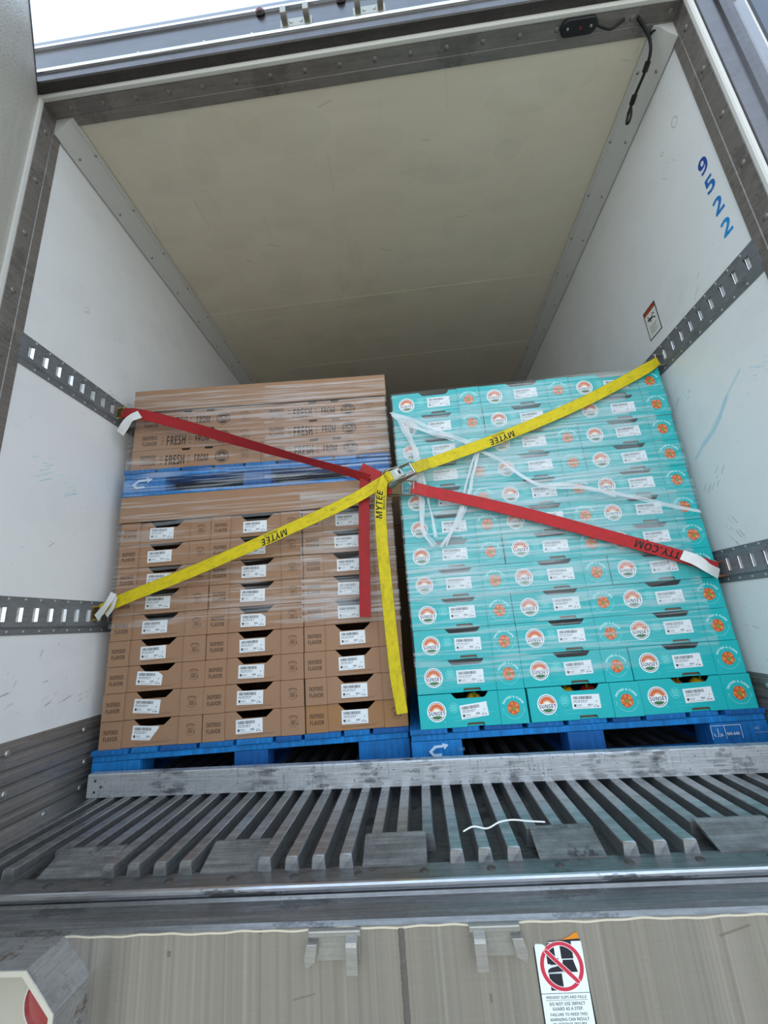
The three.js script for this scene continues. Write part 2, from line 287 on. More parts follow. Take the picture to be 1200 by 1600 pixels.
// ---- rear door frame: one rolled profile, (distance outward from the opening, z)
const PROF_HEAD = [[0.012, 0.672], [0.016, 0.677], [0.054, 0.679], [0.060, 0.684], [0.068, 0.685], [0.074, 0.681], [0.100, 0.670], [0.104, 0.664], [0.238, 0.664], [0.243, 0.670], [0.253, 0.672], [0.300, 0.664], [0.310, 0.658], [0.316, 0.65], [0.316, 0.56], [0.020, 0.56], [0.020, 0.660]];
const PROF_JAMB = [[0.012, 0.642], [0.064, 0.649], [0.068, 0.660], [0.078, 0.671], [0.090, 0.676], [0.100, 0.674], [0.150, 0.660], [0.156, 0.652], [0.157, 0.56], [0.020, 0.56], [0.020, 0.640]];
function frameRun(name, label, depth, place, rivets) {
  const g0 = sgroup(name, label);
  const head = name === 'trim_header', part = (nm, pts, m) => { const g = new THREE.ExtrudeGeometry(poly(pts), { depth, bevelEnabled: false }); place(g); g.computeVertexNormals(); return obj(nm, metreUV(g), m, g0); };
  part('outer_profile', head ? PROF_HEAD : PROF_JAMB, M.frame);
  part('riveted_soffit', [[-0.004, 0.562], [-0.004, 0.618], [0.0, 0.622], [0.012, 0.622], [0.030, 0.622], [0.030, 0.536], [-0.002, 0.536]], M.flange);
  if (head) { part('drip_bead', [[0.055, 0.678], [0.056, 0.686], [0.061, 0.6895], [0.067, 0.689], [0.072, 0.684], [0.072, 0.678]], M.chrome); part('drip_bead', [[0.239, 0.662], [0.241, 0.674], [0.247, 0.677], [0.252, 0.673], [0.252, 0.662]], M.chrome); }
  part('recess', head ? [[0.011, 0.62], [0.011, 0.6725], [0.022, 0.6725], [0.022, 0.62]] : [[0.011, 0.62], [0.011, 0.6425], [0.022, 0.6425], [0.022, 0.62]], M.recess);
  const fl = new THREE.ExtrudeGeometry(poly([[-0.006, 0.53], [-0.007, 0.532], [-0.007, 0.564], [-0.005, 0.567], [0, 0.53]]), { depth, bevelEnabled: false }); place(fl); obj('inner_flange', metreUV(fl), M.flange, g0);
  const gk = new THREE.ExtrudeGeometry(poly([[-0.006, 0.622], [-0.008, 0.626], [-0.008, 0.636], [-0.003, 0.641], [0.010, 0.640], [0.012, 0.622]]), { depth, bevelEnabled: false }); place(gk); obj('gasket_strip', metreUV(gk), M.gasket, g0);
  rivets(g0);
}
// u -> y for the header, u -> x for the jambs
frameRun('trim_header', 'riveted steel header above the trailer opening', XR - XL + 0.4, (g) => { g.applyMatrix4(new THREE.Matrix4().set(0, 0, 1, XL - 0.2, 1, 0, 0, YC, 0, 1, 0, 0, 0, 0, 0, 1)); }, (g0) => {
  for (let i = 0; i < 18; i++) rivet(g0, -1.24 + i * 0.145, YC - 0.004, 0.592, 0, -1, 0, 0.010, M.rivetMid);
  for (const x of [-0.9, -0.62, -0.42, 0.0]) rivet(g0, x, YC + 0.125, 0.664, 0, 0, 1, 0.006, M.rivet);
});
frameRun('trim_jamb_left', 'bolted steel jamb left of the opening', 3.45, (g) => { applyM(g, new THREE.Matrix4().set(-1, 0, 0, XL, 0, 0, 1, -0.46, 0, 1, 0, 0, 0, 0, 0, 1)); }, (g0) => { for (let i = 0; i < 9; i++) rivet(g0, XL + 0.004, 2.62 - i * 0.27, 0.592, 1, 0, 0, 0.011, M.rivetMid, 'bolt'); });
frameRun('trim_jamb_right', 'bolted steel jamb right of the opening', 3.45, (g) => { applyM(g, new THREE.Matrix4().set(1, 0, 0, XR, 0, 0, 1, -0.46, 0, 1, 0, 0, 0, 0, 0, 1)); }, (g0) => { for (let i = 0; i < 9; i++) rivet(g0, XR - 0.004, 2.64 - i * 0.235, 0.592, -1, 0, 0, 0.011, M.rivetMid, 'bolt'); });

// ---- doors
{
  const d = new THREE.Group(); d.name = 'door_1'; struct(d, 'left trailer door swung part way open, pale inner liner'); scene.add(d);
  d.position.set(-1.352, 0, 0.63); d.rotation.y = -(Math.PI / 2 - 0.69);       // leaf runs along local +x
  const t = ctex(512, 1024, (g, w, h) => { g.fillStyle = '#d5d2c8'; g.fillRect(0, 0, w, h); for (let i = 0; i < 1500; i++) { g.fillStyle = `rgba(${rnd() < 0.5 ? '240,240,236' : '150,146,136'},${0.09 * rnd()})`; g.fillRect(rnd() * w, rnd() * h, R(2, 20), R(2, 60)); } });
  const g = bx(0.012, 0.8, -0.05, 2.76, 0, 0.09), p = g.attributes.position, uv = g.attributes.uv; for (let i = 0; i < p.count; i++) uv.setXY(i, p.getX(i) / 0.9, p.getY(i) / 2.8);
  obj('door_leaf', g, phy({ map: t, roughness: 0.3, bumpMap: dtex(512, 512, (i) => { const v = clamp(nF[i] * 255); return [v, v, v]; }, false, [2, 6]), bumpScale: 0.002 }), d);
  obj('edge_strip', bx(0.0, 0.013, -0.05, 2.765, -0.003, 0.092), M.frame, d);
  obj('edge_strip', bx(0.8, 0.812, -0.05, 2.768, -0.003, 0.092), M.frame, d);
  obj('top_strip', bx(0.0, 0.8, 2.76, 2.768, -0.003, 0.092), M.frame, d);
}
{
  const d = new THREE.Group(); d.name = 'door_2'; struct(d, 'right trailer door swung wide open beside the jamb'); scene.add(d);
  d.position.set(XR + 0.164, 0, 0.60); d.rotation.y = 0.12;
  obj('door_leaf', bx(0.07, 1.15, -0.05, 2.95, -0.09, 0), std({ color: 0x3c4654, roughness: 0.35, metalness: 0.5 }), d);
  obj('door_gasket', bx(0.0, 0.045, -0.05, 2.95, -0.06, 0.012), M.rubber, d);
  obj('edge_strip', bx(0.045, 0.062, -0.05, 2.95, -0.09, 0.016), M.gasket, d);
  obj('door_gasket', bx(0.062, 0.1, -0.05, 2.95, -0.09, 0.004), M.rubber, d);
}
// hinge knuckle on the right jamb
{
  const h = thing('hinge_knuckle', 'shiny steel hinge loop on the upper right door jamb', 'hinge', [1.392, 2.665, 0.672]);
  const t = new THREE.TorusGeometry(0.024, 0.008, 8, 18); t.rotateY(0.5); t.translate(0, 0, 0.012); obj('ring', t, M.chrome, h);
  const k = bevelBox(0.06, 0.03, 0.02, 0.003); k.translate(0.004, 0.028, 0); obj('lug', k, M.zincGrey, h);
}
// latch keepers and marker lamps on the header
function keeper(x, y, label) {
  const k = thing('latch_keeper', label, 'latch', [x, y, 0.664], 'latch keepers on the header');
  const b = bevelBox(0.13, 0.05, 0.006, 0.002); b.translate(0, 0.0, 0.004); obj('back_plate', b, M.zincGrey, k);
  for (const s of [-1, 1]) { const q = bevelBox(0.022, 0.04, 0.04, 0.003); q.translate(s * 0.045, 0.008, 0.024); obj('lug', q, M.zincGrey, k); }
  rivet(k, -0.02, 0, 0.007, 0, 0, 1, 0.007, M.rivet, 'bolt'); rivet(k, 0.02, 0, 0.007, 0, 0, 1, 0.007, M.rivet, 'bolt');
}
keeper(-0.235, 2.888, 'steel latch keeper on the header, just right of the first dark red marker'); keeper(0.06, 2.888, 'steel latch keeper on the header, near its top middle');
for (const [x, y, l] of [[-0.385, 2.99, 'small dark red marker lamp on the header, left one'], [-0.05, 2.985, 'small dark red marker lamp on the header, right one']]) {
  const m = thing('marker_lamp', l, 'lamp', [x, y, 0.668], 'marker lamps on the header');
  const a = new THREE.CylinderGeometry(0.017, 0.019, 0.008, 20); a.rotateX(Math.PI / 2); a.translate(0, 0, 0.004); obj('base', a, M.rivetDark, m);
  const c = new THREE.SphereGeometry(0.015, 16, 8, 0, Math.PI * 2, 0, Math.PI / 2); c.rotateX(Math.PI / 2); c.scale(1, 1, 0.6); c.translate(0, 0, 0.008); obj('lens', c, phy({ color: 0x5a1a22, roughness: 0.2, clearcoat: 1 }), m);
}
// ---- cargo tracks
function cargoTrack(label, x, s, y0, lip, z0 = -1.3, z1 = 0.535) {
  const t = thing('cargo_track', label, 'track', [x, y0, 0], 'slotted cargo tracks on the walls');
  const L = z1 - z0, sh = poly([[0, 0.027], [L, 0.027], [L, 0.105], [0, 0.105]]);
  const slots = []; for (let z = 0.045; z < L - 0.03; z += 0.0598) slots.push(z);
  for (const z of slots) { const h = new THREE.Path(); h.moveTo(L - z - 0.012, 0.043); h.lineTo(L - z - 0.012, 0.092); h.lineTo(L - z + 0.012, 0.092); h.lineTo(L - z + 0.012, 0.043); h.closePath(); sh.holes.push(h); }
  // shape (z along, y up) -> world: z' = z0 + a, depth along x
  const put = (g) => { applyM(g, new THREE.Matrix4().set(0, 0, s, 0, 0, 1, 0, 0, 1, 0, 0, z0, 0, 0, 0, 1)); return metreUV(g); };
  const pl = new THREE.ExtrudeGeometry(sh, { depth: 0.0028, bevelEnabled: false }); pl.translate(0, 0, 0.006); obj('slotted_plate', put(pl), M.track, t);
  for (const [a, b, c] of [[0, 0.022, 1], [0.110, 0.128, -1]]) {
    const fl = new THREE.BoxGeometry(L, b - a, 0.003); fl.translate(L / 2, (a + b) / 2, 0.0016); const rp = new THREE.ExtrudeGeometry(c > 0 ? poly([[0.0225, 0.0005], [0.0275, 0.006], [0.0275, 0.0088], [0.0195, 0.003]]) : poly([[0.1095, 0.0005], [0.1045, 0.006], [0.1045, 0.0088], [0.1125, 0.003]]), { depth: L, bevelEnabled: false });
    applyM(rp, new THREE.Matrix4().set(0, 0, 1, 0, 1, 0, 0, 0, 0, 1, 0, 0, 0, 0, 0, 1));
    obj('flange', put(merge([fl, rp])), M.track, t);
  }
  const lg = new THREE.BoxGeometry(0.010, 0.047, 0.0015); lg.rotateY(lip * 0.5); applyM(lg, new THREE.Matrix4().set(0, 0, s, 0, 0, 1, 0, 0, 1, 0, 0, 0, 0, 0, 0, 1));
  for (const z of slots) obj('slot_lip', lg, M.chrome, t).position.set(s * 0.005, 0.0675, z1 - z - 0.0065);
  for (const z of slots) { rivet(t, s * 0.003, 0.011, z1 - z - 0.03, s, 0, 0, 0.006, M.rivet); rivet(t, s * 0.003, 0.119, z1 - z - 0.02, s, 0, 0, 0.006, M.rivet); }
}
cargoTrack('upper slotted steel cargo track on the left white wall', XL, 1, 1.553, 1);
cargoTrack('lower slotted steel cargo track on the left white wall', XL, 1, 0.594, 1);
cargoTrack('upper slotted steel cargo track on the right white wall', XR, -1, 1.553, -1);
cargoTrack('lower slotted steel cargo track on the right white wall', XR, -1, 0.594, -1);

// ---- writing on the right wall
const font = await new FontLoader().loadAsync('fonts/droid/droid_sans_bold.typeface.json');
{
  const t = thing('trailer_number', 'blue digits 9522 stacked down the right wall', 'number', [XR, 1.78, 0.464]);
  [['9', 0x1b4ba0, 2.112], ['5', 0x1c6cb8, 2.02], ['2', 0x1a80c8, 1.916], ['2', 0x1b93d6, 1.815]].forEach(([c, col, y]) => {
    const g = new TextGeometry(c, { font, size: 0.062, depth: 0.0006, curveSegments: 6 }); g.center(); g.scale(1.02, 1, 1); g.rotateY(-Math.PI / 2); g.translate(-0.0008, y - 1.78, 0); obj('digit', g, std({ color: col, roughness: 0.5 }), t);
  });
}
{
  const tx = ctex(384, 620, (g, w, h) => {
    g.fillStyle = '#1c1c1c'; g.fillRect(0, 0, w, h); g.fillStyle = '#e9e9e4'; g.fillRect(18, 18, w - 36, h - 36); g.fillStyle = '#a8442a'; g.fillRect(18, 18, w - 36, 84);
    g.fillStyle = '#1c1c1c';
    g.beginPath(); g.arc(92, 232, 20, 0, 7); g.fill(); g.lineCap = 'round'; g.strokeStyle = '#151515';
    stroke(g, [[128, 232], [208, 240]], '#151515', 44); stroke(g, [[208, 236], [250, 178], [290, 200]], '#151515', 20); stroke(g, [[210, 244], [260, 262], [300, 300]], '#151515', 22); stroke(g, [[128, 222], [118, 172], [96, 160]], '#151515', 17); stroke(g, [[140, 250], [150, 292], [188, 280]], '#151515', 17);
    g.fillStyle = '#8a8d88'; for (let i = 0; i < 7; i++) g.fillRect(70 + (i % 3) * 8, 372 + i * 26, 240 - (i % 4) * 24, 10);
  });
  const g = bx(-0.047, 0.047, -0.076, 0.076, 0, 0.0008); rectUV(g, -0.047, 0.047, -0.076, 0.076); g.rotateY(-Math.PI / 2);
  const o = obj('warning_sticker', g, std({ map: tx, roughness: 0.5 })); o.position.set(XR - 0.0005, 1.816, -0.011); tag(o, 'white and orange falling-person warning sticker on the right wall', 'sticker');
}
// ---- dome lamp and its black cable under the header
{
  const l = thing('cargo_lamp', 'small black oval lamp under the header, near the right corner', 'lamp', [0.872, YC - 0.007, 0.597]);
  const s = new THREE.Shape(); s.absarc(-0.045, 0, 0.022, Math.PI / 2, Math.PI * 1.5); s.absarc(0.045, 0, 0.022, -Math.PI / 2, Math.PI / 2); s.closePath();
  const g = new THREE.ExtrudeGeometry(s, { depth: 0.012, bevelEnabled: true, bevelSize: 0.003, bevelThickness: 0.003, bevelSegments: 2 }); g.rotateX(Math.PI / 2); obj('housing', g, M.blackPlastic, l);
  const r = new THREE.CylinderGeometry(0.006, 0.006, 0.004, 12); r.translate(0.004, -0.016, 0); obj('lens', r, phy({ color: 0x7a1f1a, roughness: 0.2 }), l);
  rivet(l, -0.045, -0.015, 0, 0, -1, 0, 0.005, M.rivet, 'screw'); rivet(l, 0.045, -0.015, 0, 0, -1, 0, 0.005, M.rivet, 'screw');
  const tube = (pts, r0) => new THREE.TubeGeometry(new THREE.CatmullRomCurve3(pts.map((p) => new THREE.Vector3(...p))), 40, r0, 7);
  const c = thing('black_cable', 'taped black cable hanging in the upper right corner by the lamp', 'cable', [0.94, 2.735, 0.59]);
  const off = (p) => [p[0] - 0.94, p[1] - 2.735, p[2] - 0.59];
  obj('cable', tube([[0.935, 2.738, 0.597], [0.965, 2.728, 0.588], [1.0, 2.727, 0.58], [1.03, 2.735, 0.586], [1.05, 2.743, 0.592]].map(off), 0.005), M.rubber, c);
  obj('cable', tube([[1.10, 2.743, 0.592], [1.13, 2.735, 0.57], [1.165, 2.71, 0.54], [1.175, 2.68, 0.515], [1.178, 2.665, 0.46], [1.172, 2.655, 0.40], [1.168, 2.64, 0.33]].map(off), 0.006), M.rubber, c);
  obj('cable_loop', tube([[1.168, 2.64, 0.33], [1.165, 2.615, 0.31], [1.165, 2.60, 0.325], [1.168, 2.615, 0.345], [1.17, 2.65, 0.36], [1.176, 2.66, 0.42]].map(off), 0.005), M.rubber, c);
  for (const [x, y, z] of [[1.177, 2.668, 0.475], [1.17, 2.652, 0.375]]) { const q = new THREE.CylinderGeometry(0.011, 0.011, 0.03, 10); q.rotateX(Math.PI / 2 - 0.2); q.translate(x - 0.94, y - 2.735, z - 0.59); obj('tape_wrap', q, M.blackPlastic, c); }
  const gr = new THREE.TorusGeometry(0.014, 0.005, 8, 16); gr.rotateX(Math.PI / 2); gr.translate(1.19 - 0.94, 0.003, 0.536 - 0.59); obj('grommet', gr, M.rubber, c);
}

// ---------------------------------------------------------------- cargo: frames of the stacks
const ST = { t: { x: 0, z: 0, a: 0.0133 }, b: { x: -1.2604, z: 0.0228, a: 0.0663 }, u: { x: -1.2485, z: 0.0189, a: 0.0738 } };
const P0 = 0.145, HT = 0.1186, HB = 0.1014, PW = 1.2192;
const at = (k, u, y, d = 0) => { const s = ST[k], c = Math.cos(s.a), n = Math.sin(s.a); return [s.x + u * c + d * n, y, s.z - u * n + d * c]; };   // u along the front, d outward
// ---- pallets
const woodTex = (base, rep) => dtex(512, 512, (i) => { const j = (i % 512) * 512 + Math.floor(i / 512); const worn = sm(nP[i], 0.57, 0.7) * 0.5; const k = 0.72 + 0.55 * nS[j]; const c = tint(base, k); return [c[0] * (1 - worn) + 70 * worn, c[1] * (1 - worn) + 120 * worn, c[2] * (1 - worn) + 165 * worn]; }, true, rep);
const blueMat = [std({ map: woodTex([8, 110, 182], [1.5, 1.5]), roughness: 0.75 }), std({ map: woodTex([12, 122, 194], [1.7, 1.3]), roughness: 0.75 }), std({ map: woodTex([6, 94, 166], [1.4, 1.6]), roughness: 0.75 })];
function pallet(k, y, H, label) {
  const p = thing('wooden_pallet', label, 'pallet', at(k, 0, y), 'blue block pallets under the cargo'); p.rotation.y = ST[k].a;
  const D = k === 't' ? 1.0 : 0.72, W = k === 't' ? 1.284 : 1.236, x0 = k === 't' ? -0.043 : -0.022, f = 0.008;
  const deck = 0.018, str = 0.022, bot = 0.018, top = H;
  const bwid = [0.14, 0.1, 0.14, 0.13, 0.14, 0.1, 0.14, 0.1, 0.14]; const tot = bwid.reduce((a, b) => a + b), gap = (W - tot) / 8; let x = x0;
  bwid.forEach((w, i) => { const g = bevelBox(w, deck, D, 0.003); g.translate(x + w / 2, top - deck / 2, f - D / 2 + R(-0.006, 0.004)); obj('deck_board', g, blueMat[i % 3], p); x += w + gap; });
  for (const d of [0, 0.5, 1]) {
    const g = bevelBox(W - 0.006, str, 0.1, 0.003); g.translate(x0 + W / 2, top - deck - str / 2 - 0.0005, f - 0.004 - 0.05 - d * (D - 0.108)); obj('stringer_board', g, blueMat[d ? 0 : 1], p);
    const bh = H - deck - str - bot - 0.001;
    [[0.07, 0.15], [W / 2, 0.13], [W - 0.1, 0.2]].forEach(([c, w], i) => { if (i === 0) { w = 0.19; c = 0.095; } const q = bevelBox(w, bh, 0.1, 0.004); q.translate(x0 + c, bot + bh / 2, f - 0.006 - 0.05 - d * (D - 0.108)); obj('block', q, blueMat[(i + 1) % 3], p); });
  }
  for (const c of [0.07, W / 2, W - 0.07]) { const g = bevelBox(0.14, bot, D, 0.003); g.translate(x0 + c, bot / 2, f - D / 2); obj('bottom_board', g, blueMat[2], p); }
  const g = bevelBox(W, bot, 0.1, 0.003); g.translate(x0 + W / 2, bot / 2 + 0.0005, f - 0.048); obj('bottom_board', g, blueMat[1], p);
  return p;
}
const palB = pallet('b', 0, P0, 'blue wooden pallet on the floor under the brown boxes');
const palU = pallet('u', 1.18, 0.132, 'blue wooden pallet wedged high between the two brown loads');
const palT = pallet('t', 0, P0, 'blue wooden pallet on the floor under the teal boxes');
// stencils on pallet blocks
const clearPrint = (w, h, f) => { const t = ctex(w, h, f); return std({ map: t, transparent: true, roughness: 0.75, side: THREE.DoubleSide }); };
function stencil(p, x0, x1, y0, y1, mat, name = 'stencil') { const g = new THREE.PlaneGeometry(x1 - x0, y1 - y0); g.translate((x0 + x1) / 2, (y0 + y1) / 2, 0.0075); return obj(name, g, mat, p); }
const arrow = clearPrint(256, 160, (g) => { g.strokeStyle = 'rgba(205,228,245,0.85)'; g.lineWidth = 26; g.lineCap = 'butt'; g.beginPath(); g.moveTo(190, 40); g.lineTo(110, 44); g.lineTo(60, 88); g.lineTo(90, 126); g.lineTo(170, 122); g.stroke(); g.fillStyle = 'rgba(205,228,245,0.85)'; g.beginPath(); g.moveTo(180, 10); g.lineTo(245, 30); g.lineTo(200, 76); g.fill(); });
stencil(palU, 0.0, 0.12, 0.03, 0.095, arrow); stencil(palT, 0.005, 0.1, 0.045, 0.1, arrow);
stencil(palT, 0.13, 0.155, 0.06, 0.085, clearPrint(128, 64, (g) => { g.fillStyle = 'rgba(120,170,210,0.7)'; g.font = 'bold 40px monospace'; g.fillText('04850', 2, 46); }));
stencil(palT, 1.035, 1.15, 0.052, 0.098, clearPrint(512, 200, (g) => { g.strokeStyle = g.fillStyle = 'rgba(225,232,240,0.92)'; g.lineWidth = 8; g.strokeRect(10, 10, 460, 240); stroke(g, [[220, 10], [220, 200]], 'rgba(225,232,240,0.92)', 8); g.font = 'bold 56px sans-serif'; g.fillText('MX-640', 236, 150); stroke(g, [[40, 120], [60, 160]], 'rgba(225,232,240,0.92)', 10); stroke(g, [[110, 50], [110, 150], [90, 165]], 'rgba(225,232,240,0.92)', 10); g.fillText('Jb', 126, 160); }));
stencil(palT, 1.185, 1.235, 0.06, 0.09, clearPrint(200, 110, (g) => { g.fillStyle = 'rgba(170,195,225,0.7)'; g.font = 'bold 46px sans-serif'; g.fillText('MX', 4, 50); stroke(g, [[0, 84], [190, 84]], 'rgba(170,195,225,0.7)', 6); }));

// ---- print on the boxes
const kraftN = (g, w, h, base) => { g.fillStyle = base; g.fillRect(0, 0, w, h); for (let i = 0; i < 1600; i++) { g.fillStyle = `rgba(${rnd() < 0.5 ? '190,150,118' : '100,72,50'},${0.10 * rnd()})`; g.fillRect(rnd() * w, rnd() * h, R(2, 26), R(1, 2)); } };
const BROWN = '#a58063', INK = 'rgba(52,36,26,0.88)';
function squeeze(g, s, x, y, px, sx, col = INK, bold = '') { g.save(); g.translate(x, y); g.scale(sx, 1); g.font = `${bold} ${px}px sans-serif`; g.textAlign = 'center'; g.fillStyle = col; g.fillText(s, 0, 0); g.restore(); }
function ringLogo(g, x, y, r, ink) {      // the one-colour sunrise emblem
  g.strokeStyle = ink; g.lineWidth = r * 0.09; g.beginPath(); g.arc(x, y, r, 0, 7); g.stroke(); g.lineWidth = r * 0.06; g.beginPath(); g.arc(x, y, r * 0.84, Math.PI, 0); g.stroke();
  for (let i = 1; i < 12; i++) { const a = Math.PI + i * Math.PI / 12; stroke(g, [[x + Math.cos(a) * r * 0.34, y - r * 0.06 + Math.sin(a) * r * 0.34], [x + Math.cos(a) * r * 0.74, y - r * 0.06 + Math.sin(a) * r * 0.74]], ink, r * 0.1); }
  g.fillStyle = ink; g.font = `bold ${r * 0.52}px sans-serif`; g.textAlign = 'center'; g.fillText('SUNSET', x, y + r * 0.34);
  g.beginPath(); g.arc(x, y + r * 0.1, r * 0.75, 0.55, Math.PI - 0.55); g.fill();
}
function smallRing(g, x, y, r, ink) { g.strokeStyle = ink; g.lineWidth = r * 0.07; g.beginPath(); g.arc(x, y, r, -2.6, 2.9); g.stroke(); for (const [ly, lw] of [[-0.34, 0.55], [0.02, 0.62], [0.38, 0.45]]) for (let k = -3; k < 4; k++) stroke(g, [[x + k * r * lw / 3.4, y + r * (ly - 0.12)], [x + k * r * lw / 3.4 + (k & 1 ? 1 : -1) * r * 0.05, y + r * (ly + 0.12)]], ink, r * 0.09); for (let i = 0; i < 9; i++) { const a = -2.25 + i * 0.17; stroke(g, [[x + Math.cos(a) * r * 1.42, y + Math.sin(a) * r * 1.42], [x + Math.cos(a + 0.1) * r * 1.42, y + Math.sin(a + 0.1) * r * 1.42]], ink, r * 0.18); } g.fillStyle = ink; g.beginPath(); g.ellipse(x + r * 0.95, y + r * 0.35, r * 0.2, r * 0.12, 0.4, 0, 7); g.fill(); }
const txBrownMid = ctex(600, 260, (g, w, h) => { kraftN(g, w, h, BROWN); stroke(g, [[150, 232], [490, 224]], 'rgba(60,42,30,0.75)', 3); stroke(g, [[130, 222], [520, 212]], 'rgba(60,42,30,0.5)', 2); });
const txBrownL = ctex(256, 300, (g, w, h) => { kraftN(g, w, h, BROWN); squeeze(g, 'INSPIRED', 128, 140, 66, 0.58, INK, 'bold'); squeeze(g, 'FLAVOR', 128, 212, 66, 0.7, INK, 'bold'); });
const txBrownR = ctex(256, 300, (g, w, h) => { kraftN(g, w, h, BROWN); smallRing(g, 128, 160, 50, 'rgba(60,42,30,0.8)'); });
const txBrownLong = ctex(1536, 256, (g, w, h) => {
  kraftN(g, w, h, BROWN); const K = 'rgba(40,28,20,0.92)';
  squeeze(g, 'INSPIRED', w * 0.125, 122, 74, 0.55, K, 'bold'); squeeze(g, 'FLAVOR', w * 0.125, 200, 74, 0.64, K, 'bold'); squeeze(g, 'FRESH', w * 0.335, 208, 176, 0.46, K, 'bold'); squeeze(g, 'FROM', w * 0.54, 186, 128, 0.48, K, 'bold');
  for (const s of [-1, 1]) for (const dy of [-36, 0, 36]) stroke(g, [[w * 0.335 + s * 150, 145 + dy], [w * 0.335 + s * 178, 145 + dy * 1.25]], K, 7);
  ringLogo(g, w * 0.70, 140, 82, K); smallRing(g, w * 0.87, 150, 54, 'rgba(80,58,42,0.6)');
  stroke(g, [[w * 0.1, 240], [w * 0.5, 240]], 'rgba(70,50,36,0.4)', 2);
});
const TEAL = '#10b6b8';
const tealN = (g, w, h) => { g.fillStyle = TEAL; g.fillRect(0, 0, w, h); for (let i = 0; i < 500; i++) { g.fillStyle = `rgba(${rnd() < 0.6 ? '70,225,215' : '0,140,140'},${0.10 * rnd()})`; g.fillRect(rnd() * w, rnd() * h, R(8, 120), R(1, 3)); } };
function sunLogo(g, x, y, r) {
  g.fillStyle = '#fbfbf8'; g.beginPath(); g.arc(x, y, r, 0, 7); g.fill();
  g.strokeStyle = '#23335f'; g.lineWidth = r * 0.06; g.beginPath(); g.arc(x, y, r * 0.86, 0, 7); g.stroke();
  g.save(); g.beginPath(); g.arc(x, y, r * 0.76, 0, 7); g.clip();
  g.fillStyle = '#e0703a'; g.fillRect(x - r, y - r, 2 * r, r * 1.12);
  g.fillStyle = '#fdf6e6'; g.beginPath(); for (let i = 0; i <= 40; i++) { const a = Math.PI + (i / 40) * Math.PI, q = i % 2 ? r * 0.34 : r * 0.58; g.lineTo(x + Math.cos(a) * q, y + r * 0.1 + Math.sin(a) * q); } g.closePath(); g.fill();
  g.fillStyle = '#fbfbf8'; g.fillRect(x - r, y + r * 0.06, 2 * r, r * 0.36);
  g.fillStyle = '#37784a'; g.beginPath(); g.ellipse(x, y + r * 0.92, r * 0.86, r * 0.52, 0, 0, 7); g.fill(); g.restore();
  g.save(); g.translate(x, y + r * 0.36); g.scale(0.92, 1); g.font = `bold ${r * 0.52}px sans-serif`; g.textAlign = 'center'; g.lineWidth = r * 0.12; g.strokeStyle = '#fbfbf8'; g.strokeText('SUNSET', 0, 0); g.fillStyle = '#22315e'; g.fillText('SUNSET', 0, 0); g.restore();
}
function arcText(g, s, x, y, r, a0, step, px, col, flip = 1) { g.fillStyle = col; g.font = `bold ${px}px sans-serif`; g.textAlign = 'center'; [...s].forEach((c, i) => { const a = a0 + i * step; g.save(); g.translate(x + Math.cos(a) * r, y + Math.sin(a) * r); g.rotate(a + flip * Math.PI / 2); g.fillText(c, 0, 0); g.restore(); }); }
const txTealFront = ctex(1024, 400, (g, w, h) => {      // the wide panel, without the pepper flap
  tealN(g, w, h); sunLogo(g, w * 0.215, h * 0.5, 122);
  g.strokeStyle = 'rgba(165,240,232,0.7)'; g.lineWidth = 5; g.beginPath(); g.arc(w * 0.43, h * 0.42, 58, 0, 7); g.stroke(); for (const [ly, n] of [[0.35, 3], [0.42, 4], [0.49, 3]]) for (let k = -n; k <= n; k++) stroke(g, [[w * 0.43 + k * 10, h * ly - 9], [w * 0.43 + k * 10 + (k & 1 ? 3 : -3), h * ly + 9]], 'rgba(175,245,238,0.8)', 5);
  g.strokeStyle = 'rgba(190,245,240,0.55)'; g.setLineDash([10, 8]); g.lineWidth = 4; g.beginPath(); g.moveTo(w * 0.40, h * 0.70); g.lineTo(w * 0.86, h * 0.70); g.moveTo(w * 0.86, h * 0.6); g.lineTo(w * 0.93, h * 0.6); g.moveTo(w * 0.42, h * 0.8); g.lineTo(w * 0.6, h * 0.8); g.stroke(); g.setLineDash([]);
  stroke(g, [[w * 0.335, 0], [w * 0.335, h]], 'rgba(0,120,118,0.35)', 3); stroke(g, [[w * 0.29, h * 0.78], [w * 0.32, h * 0.83]], 'rgba(200,250,245,0.6)', 4);
});
